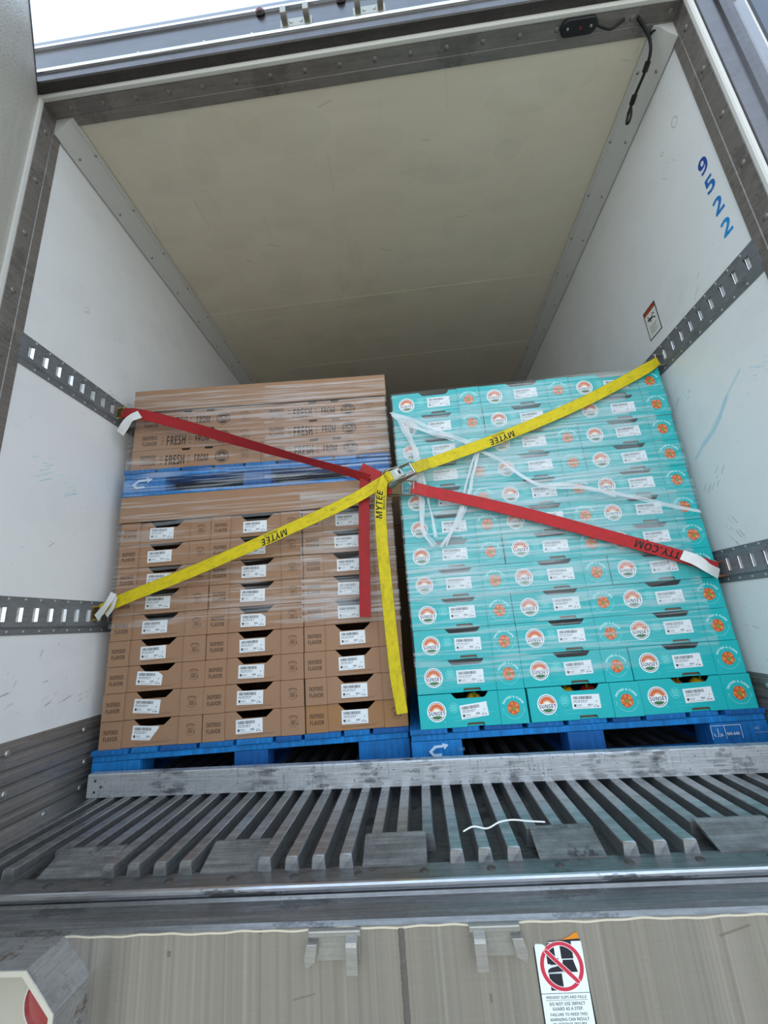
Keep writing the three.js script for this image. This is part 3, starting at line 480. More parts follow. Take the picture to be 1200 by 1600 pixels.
const txPepper = ctex(340, 400, (g, w, h) => {
  tealN(g, w, h); const x = w * 0.5, y = h * 0.53;
  arcText(g, 'INSPIRED & FLAVOR', x, y, 122, -Math.PI * 0.86, Math.PI * 0.72 / 16, 34, 'rgba(225,252,248,0.92)');
  g.strokeStyle = 'rgba(215,250,246,0.7)'; g.lineWidth = 7; g.setLineDash([7, 6]); g.beginPath(); g.arc(x, y, 126, 0.5, Math.PI - 0.5); g.stroke(); g.setLineDash([]);
  for (const s of [-1, 1]) for (let k = 0; k < 3; k++) stroke(g, [[x + s * 134, y + 8 + k * 18], [x + s * 122, y + 8 + k * 18]], 'rgba(215,250,246,0.8)', 5);
  g.fillStyle = '#c9552a'; g.beginPath(); g.ellipse(x, y, 74, 80, 0.3, 0, 7); g.fill();
  for (let i = 0; i < 5; i++) { const a = i * Math.PI * 0.4 + 0.5; g.fillStyle = i % 2 ? '#d9682c' : '#df7431'; g.beginPath(); g.ellipse(x + Math.cos(a) * 40, y + Math.sin(a) * 44, 40, 33, a, 0, 7); g.fill(); }
  for (let i = 0; i < 5; i++) { const a = i * Math.PI * 0.4 + 1.13; stroke(g, [[x + Math.cos(a) * 14, y + Math.sin(a) * 14], [x + Math.cos(a) * 66, y + Math.sin(a) * 72]], 'rgba(140,46,20,0.6)', 6); const b = a - 0.5; stroke(g, [[x + Math.cos(b) * 44, y + Math.sin(b) * 48], [x + Math.cos(b + 0.12) * 60, y + Math.sin(b + 0.12) * 64]], 'rgba(250,208,150,0.7)', 9); }
  g.fillStyle = '#6f8a36'; g.beginPath(); g.ellipse(x + 4, y + 6, 24, 20, 0.5, 0, 7); g.fill(); stroke(g, [[x, y], [x + 30, y + 24]], '#8ba24c', 16); g.fillStyle = '#c7cf8e'; g.beginPath(); g.arc(x + 33, y + 26, 9, 0, 7); g.fill();
});
const labelTex = (v) => ctex(420, 200, (g, w, h) => {
  g.fillStyle = '#eef2f4'; g.fillRect(0, 0, w, h); g.fillStyle = '#26292c'; let x = 26; while (x < 300) { const q = R(2, 7); g.fillRect(x, 20, q, 44); x += q + R(2, 7); }
  const row = (x0, y, n, q, k) => { for (let i = 0; i < n; i++) if ((i * 7 + k) % 6) g.fillRect(x0 + i * q * 0.8, y - q, q * 0.55, q); };
  row(24, 92, 22, 12, v); row(24, 111, 30, 8, v + 2); g.fillRect(26, 134, 30, 34); row(66, 146, 14, 7, 1); row(66, 162, 13, 7, 3); row(232, 152, 6, 15, v + 1); row(362, 112, 1, 18, 1); row(318, 180, 7, 14, v + 3); g.fillRect(232, 158, 64, 4); row(330, 152, 8, 6, 2); g.fillRect(26, 180, 240, 3);
});
const mLabel = [0, 1].map((v) => std({ map: labelTex(v), roughness: 0.55 }));
const mat = (t, r = 0.8) => std({ map: t, roughness: r });
const mBM = mat(txBrownMid), mBL = mat(txBrownL), mBR = mat(txBrownR), mBLong = mat(txBrownLong), mTF = phy({ map: txTealFront, roughness: 0.5 }), mTP = phy({ map: txPepper, roughness: 0.5 });
const tintOf = (m) => { const k = m.clone(); k.color.setRGB(1.0, 0.90, 0.68); return k; }, mBMo = tintOf(mBM), mBLo = tintOf(mBL), mBRo = tintOf(mBR);   // the one carton of yellower board
const plainKraft = mat(ctex(512, 512, (g, w, h) => kraftN(g, w, h, BROWN))); plainKraft.map.wrapS = plainKraft.map.wrapT = THREE.RepeatWrapping;
const plainTeal = mat(ctex(256, 256, (g, w, h) => tealN(g, w, h)), 0.55); plainTeal.map.wrapS = plainTeal.map.wrapT = THREE.RepeatWrapping;
const tealWarm = phy({ map: txTealFront, roughness: 0.5 });

// ---- box builders; origin at bottom centre of the front, front towards +z
function panel(pts, th, uv) { const g = new THREE.ExtrudeGeometry(poly(pts), { depth: th, bevelEnabled: true, bevelSize: 0.0008, bevelThickness: 0.0008, bevelSegments: 1 }); g.translate(0, 0, -th); rectUV(g, ...uv); return g; }
function trayGeo(W, H, D) { const t = 0.0045; return [bx(-W / 2, -W / 2 + t, 0.001, H, -D, -0.004), bx(W / 2 - t, W / 2, 0.001, H, -D, -0.004), bx(-W / 2, W / 2, 0.001, H, -D, -D + t), bx(-W / 2 + t, W / 2 - t, 0.001, 0.005, -D + t, -0.006)]; }
function ledgeGeo(W, H, D) { const t = 0.0045; return [bx(-W / 2 + t, -W / 2 + t + 0.05, H - 0.006, H - 0.002, -D + t, -0.006), bx(W / 2 - t - 0.05, W / 2 - t, H - 0.006, H - 0.002, -D + t, -0.006)]; }
const BW = 0.4015, BH = HB - 0.002, BD = 0.58, TW = 0.4025, TH = HT - 0.0018, TD = 0.58, LW = 0.606;
const G = {
  bTray: merge(trayGeo(BW, BH, BD)), bLedge: merge(ledgeGeo(BW, BH, BD)),
  bMid: (() => { const a = -BW / 2 + 0.003, b = BW / 2 - 0.003, X = (f) => -BW / 2 + f * BW; return panel([[a, 0.001], [b, 0.001], [b, BH], [X(0.69), BH], [X(0.672), BH - 0.008], [X(0.62), BH - 0.026], [X(0.615), BH - 0.027], [X(0.385), BH - 0.027], [X(0.38), BH - 0.026], [X(0.332), BH - 0.008], [X(0.315), BH], [a, BH]], 0.004, [X(0.2), X(0.79), 0, BH]); })(),
  bL: panel([[0, 0.001], [0.21 * BW, 0.001], [0.21 * BW, BH], [0, BH]], 0.004, [0, 0.21 * BW, 0, BH]), bR: panel([[0, 0.001], [0.225 * BW, 0.001], [0.225 * BW, BH], [0, BH]], 0.004, [0, 0.225 * BW, 0, BH]),
  tTray: merge(trayGeo(TW, TH, TD)), tLedge: merge([...ledgeGeo(TW, TH, TD), bx(-0.05, 0.07, 0.0055, 0.03, -0.013, -0.010)]),
  tFront: (() => { const a = -TW / 2, b = TW / 2, X = (f) => -TW / 2 + f * TW, d = 0.019; return panel([[a, 0.001], [X(0.43), 0.001], [X(0.435), 0.012], [X(0.445), 0.0145], [X(0.585), 0.0145], [X(0.595), 0.012], [X(0.6), 0.001], [b, 0.001], [b, TH], [X(0.66), TH], [X(0.652), TH - 0.006], [X(0.63), TH - d + 0.003], [X(0.61), TH - d], [X(0.365), TH - d], [X(0.345), TH - d + 0.003], [X(0.322), TH - 0.006], [X(0.312), TH], [a, TH]], 0.004, [a, X(0.752), 0, TH]); })(),
  tFlap: panel([[0, 0.001], [0.25 * TW, 0.001], [0.25 * TW, TH], [0, TH]], 0.0035, [0, 0.25 * TW, 0, TH]),
  lTray: merge(trayGeo(LW, BH, 0.4)), lLedge: merge(ledgeGeo(LW, BH, 0.4)),
  lFront: (() => { const a = -LW / 2, b = LW / 2, X = (f) => a + f * LW, pts = [[a, 0.001], [b, 0.001], [b, BH]]; for (const c of [0.595, 0.415]) pts.push([X(c + 0.036), BH], [X(c + 0.03), BH - 0.011], [X(c - 0.03), BH - 0.011], [X(c - 0.036), BH]); pts.push([a, BH]); return panel(pts, 0.004, [a, b, 0, BH]); })(),
  lab: (() => { const g = panel([[-0.052, -0.025], [0.052, -0.025], [0.052, 0.025], [-0.052, 0.025]], 0.0004, [-0.052, 0.052, -0.025, 0.025]); return g; })(),
  labCut: panel([[-0.052, -0.025], [0.02, -0.025], [0.045, 0.01], [0.052, 0.025], [-0.052, 0.025]], 0.0004, [-0.052, 0.052, -0.025, 0.025]),
  labNick: panel([[-0.052, -0.025], [0.052, -0.025], [0.052, 0.012], [0.032, 0.025], [-0.052, 0.025]], 0.0004, [-0.052, 0.052, -0.025, 0.025]),
  labT: panel([[-0.051, -0.0235], [0.051, -0.0235], [0.051, 0.0235], [-0.051, 0.0235]], 0.0004, [-0.051, 0.051, -0.0235, 0.0235]),
};
const ORD = ['bottom', 'second', 'third', 'fourth', 'fifth', 'sixth', 'seventh', 'eighth', 'ninth', 'tenth', 'eleventh', 'top'];
const COL = ['left', 'middle', 'right'];
function place(o, k, u, y, d, ja) { o.position.set(...at(k, u, y, d)); o.rotation.y = ST[k].a + ja; }
function brownBox(r, c) {
  const o = thing('brown_box', `brown pepper carton with white label, ${ORD[r]} row${r ? ' up' : ''}, ${COL[c]} column`, 'box', [0, 0, 0], 'brown cartons of the lower load');
  const orange = r === 0 && c === 2;
  obj('tray', G.bTray, plainKraft, o); obj('inner_ledge', G.bLedge, M.kraftIn, o); obj('front_panel', G.bMid, orange ? mBMo : mBM, o).position.z = -0.0055;
  const l = obj("corner_flap", G.bL, orange ? mBLo : mBL, o); l.position.set(-BW / 2, 0, 0.0015); l.rotation.y = r < 5 ? -0.006 : 0;
  const q = obj('corner_flap', G.bR, orange ? mBRo : mBR, o); q.position.set(BW / 2 - 0.225 * BW, 0, 0.0005);
  const torn = c === 0 && r === 0 ? G.labCut : (c === 0 && r === 2) || (c === 1 && r === 4) ? G.labNick : G.lab;
  const lb = obj('shipping_label', torn, mLabel[r & 1], o); lb.position.set(-0.012 + (c - 1) * 0.008 + R(-0.008, 0.008), BH * 0.46 + R(-0.003, 0.003), -0.0047); lb.rotation.z = c === 0 && r < 3 ? -0.09 + R(-0.05, 0.02) : R(-0.035, 0.02);
  place(o, 'b', 0.4064 * (c + 0.5) + (r < 4 ? -0.003 : 0) + R(-0.0015, 0.0015), P0 + r * HB, R(-0.004, 0.003) + (c === 2 ? -0.004 : 0), R(-0.004, 0.004));
}
for (let r = 0; r < 9; r++) for (let c = 0; c < 3; c++) brownBox(r, c);
for (let r = 0; r < 3; r++) for (let c = 0; c < 2; c++) {
  const o = thing('long_brown_box', `long brown carton printed FRESH FROM, ${['lowest', 'middle', 'highest'][r]} of three on the ${COL[c * 2]}`, 'box', [0, 0, 0], 'brown cartons of the upper load');
  obj('tray', G.lTray, plainKraft, o); obj('inner_ledge', G.lLedge, M.kraftIn, o); obj('front_panel', G.lFront, mBLong, o);
  place(o, 'u', 0.6096 * (c + 0.5) + R(-0.003, 0.003), 1.3125 + r * 0.0999, R(-0.003, 0.003), R(-0.003, 0.003));
}
// cardboard caps over the two brown loads
function cap(k, y0, y1, label, dw = 0) {
  const o = thing('cardboard_cap', label, 'cap', at(k, PW / 2, y0), 'cardboard caps on the brown loads'); o.rotation.y = ST[k].a;
  const W = PW + 0.012 + dw, t = 0.005, H = y1 - y0, D = 0.9;
  const f = bevelBox(W, H, t, 0.0015); f.translate(0, H / 2, 0.006); obj('front_panel', f, plainKraft, o);
  for (const s of [-1, 1]) { const q = bevelBox(t, H, D, 0.0015); q.translate(s * (W / 2 - t / 2), H / 2, 0.006 - D / 2); obj('side_panel', q, plainKraft, o); }
  const tp = bevelBox(W - 0.002, t, D, 0.0015); tp.translate(0, H - t / 2, 0.004 - D / 2); obj('top_panel', tp, plainKraft, o);
}
cap('b', 1.059, 1.1795, 'deep brown cardboard band between the lower cartons and the raised pallet'); cap('u', 1.6135, 1.729, 'brown cardboard cap on the very top of the brown stack');
// teal boxes
function tealBox(r, c) {
  const o = thing('teal_box', `teal pepper carton with sunrise logo, ${ORD[r]} row${r && r < 11 ? ' up' : ''}, ${COL[c]} column`, 'box', [0, 0, 0], 'teal cartons of the right load');
  obj('tray', G.tTray, plainTeal, o); obj('inner_ledge', G.tLedge, M.kraftIn, o); obj('front_panel', G.tFront, mTF, o);
  const q = obj('corner_flap', G.tFlap, mTP, o); q.position.set(TW / 2 - 0.25 * TW, 0, 0.0042); if (r === 0) { q.rotation.y = -0.02; }
  const lb = obj('shipping_label', G.labT, mLabel[(r + c) & 1], o); lb.position.set(0.007 + R(-0.005, 0.005), TH * 0.5 + R(-0.004, 0.003), 0.0014); lb.rotation.z = r === 0 && c === 0 ? 0.09 : R(-0.02, 0.035);
  const off = r === 0 ? [-0.004, 0.004, 0][c] : 0;
  place(o, 't', 0.4064 * (c + 0.5) + off + R(-0.0025, 0.0025), P0 + r * HT, (r === 0 ? 0.008 : 0) + R(-0.004, 0.003), R(-0.004, 0.004) + (r === 0 && c === 0 ? 0.01 : 0));
}
for (let r = 0; r < 12; r++) for (let c = 0; c < 3; c++) tealBox(r, c);
// peppers seen through the hand holes of the bottom teal cartons
{
  const lobes = (() => { const g = new THREE.SphereGeometry(0.036, 24, 16), p = g.attributes.position; for (let i = 0; i < p.count; i++) { const x = p.getX(i), y = p.getY(i), z = p.getZ(i), a = Math.atan2(z, x), k = 0.86 + 0.14 * Math.abs(Math.cos(2 * a)), top = y > 0 ? 1 - 0.25 * Math.exp(-(x * x + z * z) / 0.0002) : 1; p.setXYZ(i, x * k, y * 1.1 * top, z * k); } g.computeVertexNormals(); return g; })();
  const stem = cyl([0, 0.028, 0], [0.006, 0.05, 0.002], 0.005, 8, 0.004), ms = std({ color: 0x5f7d33, roughness: 0.6 });
  const cols = { yellow: 0xe0a81e, red: 0xb3261d, orange: 0xdc701f };
  for (const [c, u, col, l] of [[0, 0.215, 'yellow', 'yellow pepper in the hand hole of the bottom left teal carton'], [1, 0.575, 'yellow', 'yellow pepper in the bottom middle teal carton, left in its hand hole'], [1, 0.662, 'red', 'red pepper in the hand hole of the bottom middle teal carton'], [2, 0.985, 'orange', 'orange pepper in the bottom right teal carton, left in its hand hole'], [2, 1.072, 'yellow', 'yellow pepper in the bottom right teal carton, right in its hand hole']]) {
    const o = thing('bell_pepper', l, 'pepper', at('t', u, P0 + 0.07, -0.06), 'peppers in the bottom teal cartons'); obj('body', lobes, phy({ color: cols[col], roughness: 0.25 }), o); obj('stem', stem, ms, o); o.rotation.set(0.4, u * 9, 0.3);
  }
}
const barTex = ctex(2048, 128, (g, w, h) => {
  g.fillStyle = '#c2c5c8'; g.fillRect(0, 0, w, h);
  for (let i = 0; i < 900; i++) { g.fillStyle = `rgba(${rnd() < 0.55 ? '225,228,232' : '70,70,72'},${0.16 * rnd()})`; g.fillRect(rnd() * w, rnd() * h * 0.7, R(20, 160), R(1, 3)); }
  for (let i = 0; i < 500; i++) { const x = rnd() * w, y = rnd() * h; stroke(g, [[x, y], [x + R(-3, 3), y + R(8, 50)]], `rgba(${rnd() < 0.5 ? '235,237,240' : '66,66,68'},${R(0.08, 0.4)})`, R(0.6, 2.2)); }
  for (const [u, n] of [[0.13, 60], [0.27, 50], [0.36, 30], [0.43, 40], [0.5, 30], [0.62, 30], [0.8, 70], [0.9, 40], [0.74, 30]]) for (let i = 0; i < n; i++) { g.fillStyle = `rgba(40,40,42,${0.25 * rnd()})`; g.beginPath(); g.ellipse(u * w + R(-46, 46), h * R(0.1, 0.95), R(3, 26), R(2, 9), 0, 0, 7); g.fill(); }
  for (let i = 0; i < 34; i++) { const x = w * 0.955 + R(-20, 20), y = R(20, 110); stroke(g, [[x, y], [x + R(-12, 12), y + R(-22, 22)]], `rgba(40,130,190,${R(0.3, 0.8)})`, R(1, 3)); }
  speckle(g, w, h, 500, '30,30,30', 0.5, 1, 5);
});
const barMat = std({ map: barTex, roughness: 0.34, metalness: 0.45, roughnessMap: roughTex(0.75, 1.25, [2, 1]), bumpMap: bumpP, bumpScale: 0.001 });
// added unseen cartons behind the pallets block light, so gap and openings stay dark
for (const [x0, l] of [[-1.24, 'added unseen carton stack blocking light behind the brown load'], [0.005, 'added unseen carton stack blocking light behind the teal load']]) {
  const o = thing('added_carton_stack', l, 'added_cartons', [x0, 0, -1.09], 'added light-blocking cargo'), cg = bevelBox(0.404, 0.298, 0.6, 0.004);
  for (let r = 0; r < 5; r++) for (let c = 0; c < 3; c++) obj('carton', cg, plainKraft, o).position.set(0.204 + c * 0.408, 0.15 + r * 0.3, -0.3);
}
// ---- load bar lying across the floor
{
  const b = thing('load_bar', 'scuffed aluminium load bar lying across the floor before the pallets', 'bar', [-1.256, 0, 0.066]); b.rotation.y = -0.0402;
  const L = 2.49, pr = poly([[0, 0.001], [0.002, 0], [0.002, 0.073], [-0.001, 0.077], [-0.029, 0.077], [-0.032, 0.074], [-0.032, 0]]);
  const g = new THREE.ExtrudeGeometry(pr, { depth: L, bevelEnabled: false }); g.rotateY(Math.PI / 2); applyM(g, new THREE.Matrix4().makeScale(1, 1, -1));
  { const q = g.attributes.position, v = new Float32Array(q.count * 2); for (let i = 0; i < q.count; i++) { v[i * 2] = q.getX(i) / L; v[i * 2 + 1] = (q.getY(i) - q.getZ(i)) / 0.125; } g.setAttribute('uv', new THREE.BufferAttribute(v, 2)); }
  obj('tube', g, barMat, b);
  for (const [x, y] of [[0.03, 0.055], [0.055, 0.035], [0.03, 0.018], [2.42, 0.05], [2.42, 0.025]]) rivet(b, x, y, 0.001, 0, 0, 1, 0.0055, M.rivetDark, 'bolt');
}

// ---------------------------------------------------------------- straps
// a webbing band through points; each point: [x, y, z, twist]; u runs along it, v across
function band(pts, width, th = 0.0022, n = 60) {
  const c = new THREE.CatmullRomCurve3(pts.map((p) => new THREE.Vector3(p[0], p[1], p[2])), false, 'centripetal'), pos = [], uv = [], idx = [];
  for (let i = 0; i <= n; i++) {
    const t = i / n, P = c.getPointAt(t), T = c.getTangentAt(t), f = c.getUtoTmapping(t) * (pts.length - 1), k = Math.min(pts.length - 2, Math.floor(f)), a = (pts[k][3] ?? 0) + ((pts[k + 1][3] ?? 0) - (pts[k][3] ?? 0)) * (f - k);
    const U = new THREE.Vector3(-T.y, T.x, 0).normalize(), N = new THREE.Vector3().crossVectors(T, U).normalize(), w = U.clone().multiplyScalar(Math.cos(a)).addScaledVector(N, Math.sin(a)), nn = N.clone().multiplyScalar(Math.cos(a)).addScaledVector(U, -Math.sin(a));
    const wd = typeof width === 'function' ? width(t) : width;
    for (const [sw, sn] of [[-1, 1], [1, 1], [1, -1], [-1, -1]]) { const q = P.clone().addScaledVector(w, sw * wd / 2).addScaledVector(nn, sn * th / 2); pos.push(q.x, q.y, q.z); uv.push(t, sw > 0 ? 1 : 0); }
  }
  for (let i = 0; i < n; i++) for (let k = 0; k < 4; k++) { const a = i * 4 + k, b = i * 4 + (k + 1) % 4, d = a + 4, e = b + 4; idx.push(a, d, b, b, d, e); }
  idx.push(0, 1, 2, 0, 2, 3); const z = n * 4; idx.push(z, z + 2, z + 1, z, z + 3, z + 2);
  const g = new THREE.BufferGeometry(); g.setAttribute('position', new THREE.Float32BufferAttribute(pos, 3)); g.setAttribute('uv', new THREE.Float32BufferAttribute(uv, 2)); g.setIndex(idx);
  const h = g.toNonIndexed(); h.computeVertexNormals(); return h;
}
function webTex(L, base, line, prints = []) {      // L metres -> canvas, 0.05 m across
  const w = 2048, h = 80;
  return ctex(w, h, (g) => {
    g.fillStyle = base; g.fillRect(0, 0, w, h);
    for (let x = 0; x < w; x += 3) { g.fillStyle = `rgba(${line},${0.10 + 0.12 * rnd()})`; g.fillRect(x, 0, 1, h); }
    for (let i = 0; i < 500; i++) { g.fillStyle = `rgba(60,50,20,${0.07 * rnd()})`; const q = R(2, 12); g.beginPath(); g.ellipse(rnd() * w, rnd() * h, q * w / L / (h / 0.05) * R(1, 3), q, 0, 0, 7); g.fill(); }
    g.fillStyle = 'rgba(60,40,20,0.35)'; g.fillRect(0, 0, w, 2); g.fillRect(0, h - 2, w, 2);
    for (const [s, u, size, small, flip] of prints) {
      const sx = w / L / (h / 0.05); g.save(); g.translate(u * w, h / 2); g.scale(sx, 1); if (flip) g.rotate(Math.PI); g.fillStyle = '#1b1a12'; g.textAlign = 'center'; g.font = `bold ${size}px sans-serif`; g.save(); g.transform(1, 0, -0.18, 1, 0, 0); g.fillText(s, 0, small ? 12 : size * 0.36); g.restore();
      if (small) { g.font = 'bold 19px sans-serif'; g.fillText(small, 16, 32); } g.restore();
    }
  });
}
const web = (t) => std({ map: t, roughness: 0.72 });
const mYellow = web(webTex(0.4, '#e2cb0e', '150,130,0')), mRed = web(webTex(0.4, '#c0252a', '90,0,0'));
function ratchet(parent, x, y, z, ang, tilt, webMat, metal, lab) {
  const r = new THREE.Group(); r.name = 'ratchet_buckle'; r.position.set(x, y, z); r.rotation.set(0, 0, ang); r.rotateX(tilt); parent.add(r);
  const side = (s) => { const g = new THREE.ExtrudeGeometry(poly([[-0.062, -0.006], [-0.05, -0.014], [0.03, -0.010], [0.062, -0.007], [0.068, 0], [0.062, 0.008], [0.02, 0.012], [-0.02, 0.022], [-0.05, 0.024], [-0.064, 0.014], [-0.07, 0.002]]), { depth: 0.0025, bevelEnabled: true, bevelSize: 0.0006, bevelThickness: 0.0006, bevelSegments: 1 }); g.rotateX(Math.PI / 2); g.scale(1, 1, 1); g.translate(0, s * 0.030, 0); return g; };
  obj('side_plate', side(-1), metal, r); obj('side_plate', side(1.06), metal, r);
  obj('pin', cyl([0.06, -0.034, 0], [0.06, 0.036, 0], 0.0042), M.chrome, r); obj('pin', cyl([0.012, -0.034, 0.004], [0.012, 0.036, 0.004], 0.004), M.chrome, r);
  obj('spindle', cyl([-0.045, -0.036, 0.004], [-0.045, 0.038, 0.004], 0.008, 14), metal, r);
  obj('webbing_roll', cyl([-0.045, -0.026, 0.006], [-0.045, 0.026, 0.006], 0.018, 20), webMat, r);
  const gear = []; for (const s of [-1, 1]) { const sh = new THREE.Shape(); for (let i = 0; i < 28; i++) { const a = i / 28 * Math.PI * 2, q = i % 2 ? 0.017 : 0.0215; i ? sh.lineTo(Math.cos(a) * q, Math.sin(a) * q) : sh.moveTo(q, 0); } sh.closePath(); const g = new THREE.ExtrudeGeometry(sh, { depth: 0.003, bevelEnabled: false }); g.rotateX(Math.PI / 2); g.translate(-0.045, s * 0.036 + 0.0015, 0.004); gear.push(g); }
  obj('ratchet_wheel', gear[0], metal, r); obj('ratchet_wheel', gear[1], metal, r);
  const hp = bevelBox(0.04, 0.05, 0.004, 0.0012); hp.translate(-0.012, 0, 0.016); obj('handle_plate', hp, metal, r);
  if (lab) { const q = bevelBox(0.018, 0.03, 0.0008, 0.0002); q.translate(-0.006, 0, 0.0188); obj('maker_plate', q, std({ color: 0xd8d6cc, roughness: 0.5 }), r); const k = bevelBox(0.009, 0.02, 0.0006, 0.0002); k.translate(0.001, -0.002, 0.0196); obj('maker_plate', k, std({ color: 0x2b2c33, roughness: 0.5 }), r); }
  for (const s of [-1, 1]) { const g = bevelBox(0.07, 0.003, 0.014, 0.001); g.translate(-0.02, s * 0.024, 0.011); obj('handle_arm', g, metal, r); }
  return r;
}
function fitting(parent, x, y, z, s, ang, metal) {      // spring clip that sits in a track slot
  const f = new THREE.Group(); f.name = 'track_fitting'; f.position.set(x, y, z); parent.add(f); f.rotation.y = s > 0 ? 0 : Math.PI;
  const a = bevelBox(0.006, 0.062, 0.03, 0.0015); a.translate(0.006, 0, 0); obj('clip_plate', a, metal, f);
  for (const k of [-1, 1]) { const q = bevelBox(0.03, 0.008, 0.008, 0.002); q.translate(0.02, k * 0.027, 0); obj('clip_arm', q, metal, f); }
  obj('clip_bar', cyl([0.034, -0.031, 0], [0.034, 0.031, 0], 0.004), metal, f);
}
const strapTag = (parent, pts, w) => obj('white_tag', band(pts, w, 0.0008, 24), M.white, parent);
{
  // yellow strap: from the right upper track, through the ratchet, down to the left lower track, tail hanging
  const s = thing('ratchet_strap', 'yellow ratchet strap running from upper right wall to lower left wall', 'strap', [0, 0, 0]);
  const LR = 1.27, LL = 1.34;
  obj('short_webbing', band([[0.062, 1.163, 0.066], [0.48, 1.288, 0.04], [0.85, 1.42, 0.022], [1.17, 1.565, 0.006], [1.222, 1.596, 0.0, 0.25]], (t) => 0.05 - 0.012 * sm(t, 0.93, 1)), web(webTex(LR, '#e2cb0e', '150,130,0', [['MYTEE', 0.338, 62, 'PRODUCTS', 1]])), s);
  obj('long_webbing', band([[-1.298, 0.682, 0.045], [-1.2, 0.713, 0.066], [-0.9, 0.808, 0.062], [-0.48, 0.955, 0.055], [-0.2, 1.058, 0.062], [-0.055, 1.128, 0.068]], 0.05), web(webTex(LL, '#e2cb0e', '150,130,0', [['MYTEE', 0.60, 62, 'PRODUCTS', 1]])), s);
  obj('tail_webbing', band([[-0.05, 1.142, 0.082], [-0.066, 1.105, 0.09], [-0.078, 1.06, 0.082], [-0.086, 1.0, 0.075], [-0.09, 0.85, 0.062], [-0.088, 0.70, 0.045], [-0.083, 0.474, 0.022], [-0.078, 0.332, 0.012], [-0.066, 0.205, 0.008]], (t) => 0.036 + 0.012 * sm(t, 0.02, 0.1) - 0.004 * sm(t, 0.85, 1), 0.0022, 90), web(webTex(0.96, '#dfca14', '150,130,0', [['MYTEE', 0.14, 62, 'PRODUCTS', 1]])), s);
  obj('sewn_end', band([[0.06, 1.1635, 0.069], [0.135, 1.186, 0.065]], 0.051, 0.004, 6), web(webTex(0.4, '#d8c41c', '120,100,0')), s);
  ratchet(s, 0.006, 1.143, 0.078, 0.39, -0.25, mYellow, M.zincGrey, 1);
  fitting(s, 1.2575, 1.606, -0.012, -1, 0, M.zincGrey); fitting(s, -1.335, 0.672, 0.04, 1, 0, M.zinc);
  strapTag(s, [[-1.225, 0.745, 0.072, 0.2], [-1.25, 0.695, 0.078, 0.4], [-1.295, 0.650, 0.066, 0.1]], 0.035); strapTag(s, [[-1.215, 0.73, 0.074, 0.2], [-1.225, 0.685, 0.074, 0.3], [-1.255, 0.657, 0.064, 0.1]], 0.022);
}
{
  const s = thing('ratchet_strap', 'red ratchet strap running from upper left wall to lower right wall', 'strap', [0, 0, 0]);
  const LL = 1.3, LR = 1.27;
  obj('long_webbing', band([[-1.30, 1.612, 0.04, 0], [-1.22, 1.588, 0.062, 0.0], [-1.05, 1.528, 0.06, 0.15], [-0.72, 1.392, 0.055, 0.85], [-0.42, 1.27, 0.050, 1.25], [-0.2, 1.178, 0.056, 1.1], [-0.125, 1.14, 0.056, 0.8]], 0.05), web(webTex(LL, '#b8242a', '90,0,0')), s);
  obj('short_webbing', band([[0.05, 1.088, 0.05], [0.45, 0.955, 0.035], [0.85, 0.80, 0.024], [1.1, 0.70, 0.012], [1.218, 0.652, -0.004]], (t) => 0.05 - 0.006 * sm(t, 0.94, 1)), web(webTex(LR, '#c4272b', '90,0,0', [['ITTY.COM', 0.815, 68, '', 1]])), s);
  // folded end that crosses over itself above the ratchet
  obj('fold', band([[-0.16, 1.196, 0.062], [-0.105, 1.160, 0.064], [-0.045, 1.120, 0.062]], 0.05, 0.0022, 12), web(webTex(0.4, '#b8242a', '90,0,0')), s);
  obj('tail_webbing', band([[-0.142, 1.15, 0.050], [-0.152, 1.09, 0.046], [-0.163, 0.95, 0.038], [-0.172, 0.8, 0.026], [-0.185, 0.57, 0.012]], 0.0465, 0.0022, 60), web(webTex(0.6, '#b02228', '90,0,0')), s);
  obj('sewn_end', band([[0.05, 1.0885, 0.053], [0.118, 1.066, 0.049]], 0.051, 0.004, 6), web(webTex(0.4, '#cf3438', '120,20,10')), s);
  ratchet(s, 0.0, 1.092, 0.052, -0.13, 0.5, mRed, std({ color: 0x8d7a5c, roughness: 0.4, metalness: 0.85 }), 0);
  fitting(s, -1.335, 1.618, 0.03, 1, 0, M.zinc); fitting(s, 1.2575, 0.648, -0.015, -1, 0, std({ color: 0x9a6f4e, roughness: 0.5, metalness: 0.7 }));
  strapTag(s, [[-1.188, 1.575, 0.07, 0], [-1.225, 1.550, 0.082, 0.15], [-1.252, 1.512, 0.08, -0.1], [-1.276, 1.486, 0.07, 0]], 0.046);
  strapTag(s, [[1.085, 0.712, 0.018, 0], [1.12, 0.686, 0.036, 0.3], [1.155, 0.652, 0.038, -0.2], [1.205, 0.628, 0.012, 0]], 0.042);
}

// ---------------------------------------------------------------- stretch wrap
function filmAlpha(dense) {      // film is milkier where turns overlap: fine level streaks and broader patches
  const a = noiseField(512, 512, [[4, 150, 1], [7, 256, 1.5], [3, 30, 0.5], [14, 90, 0.5]]), b = noiseField(512, 512, [[4, 6, 1], [9, 14, 0.7]]);
  return dtex(512, 512, (i) => { const v = clamp(255 * (dense * 0.5 + 1.05 * sm(a[i], 0.5, 0.66) * (0.35 + 1.0 * b[i]) + 0.3 * (b[i] - 0.5))); return [v, v, v]; }, false);
}
const filmBump = (() => { const a = noiseField(512, 512, [[6, 120, 1], [10, 256, 0.7], [4, 20, 0.8]]); return dtex(512, 512, (i) => { const v = clamp(a[i] * 255); return [v, v, v]; }, false); })();
const film = (dense, op) => phy({ color: 0xf4f8fa, transparent: true, opacity: op, alphaMap: filmAlpha(dense), roughness: 0.16, bumpMap: filmBump, bumpScale: 0.0007, side: THREE.DoubleSide });
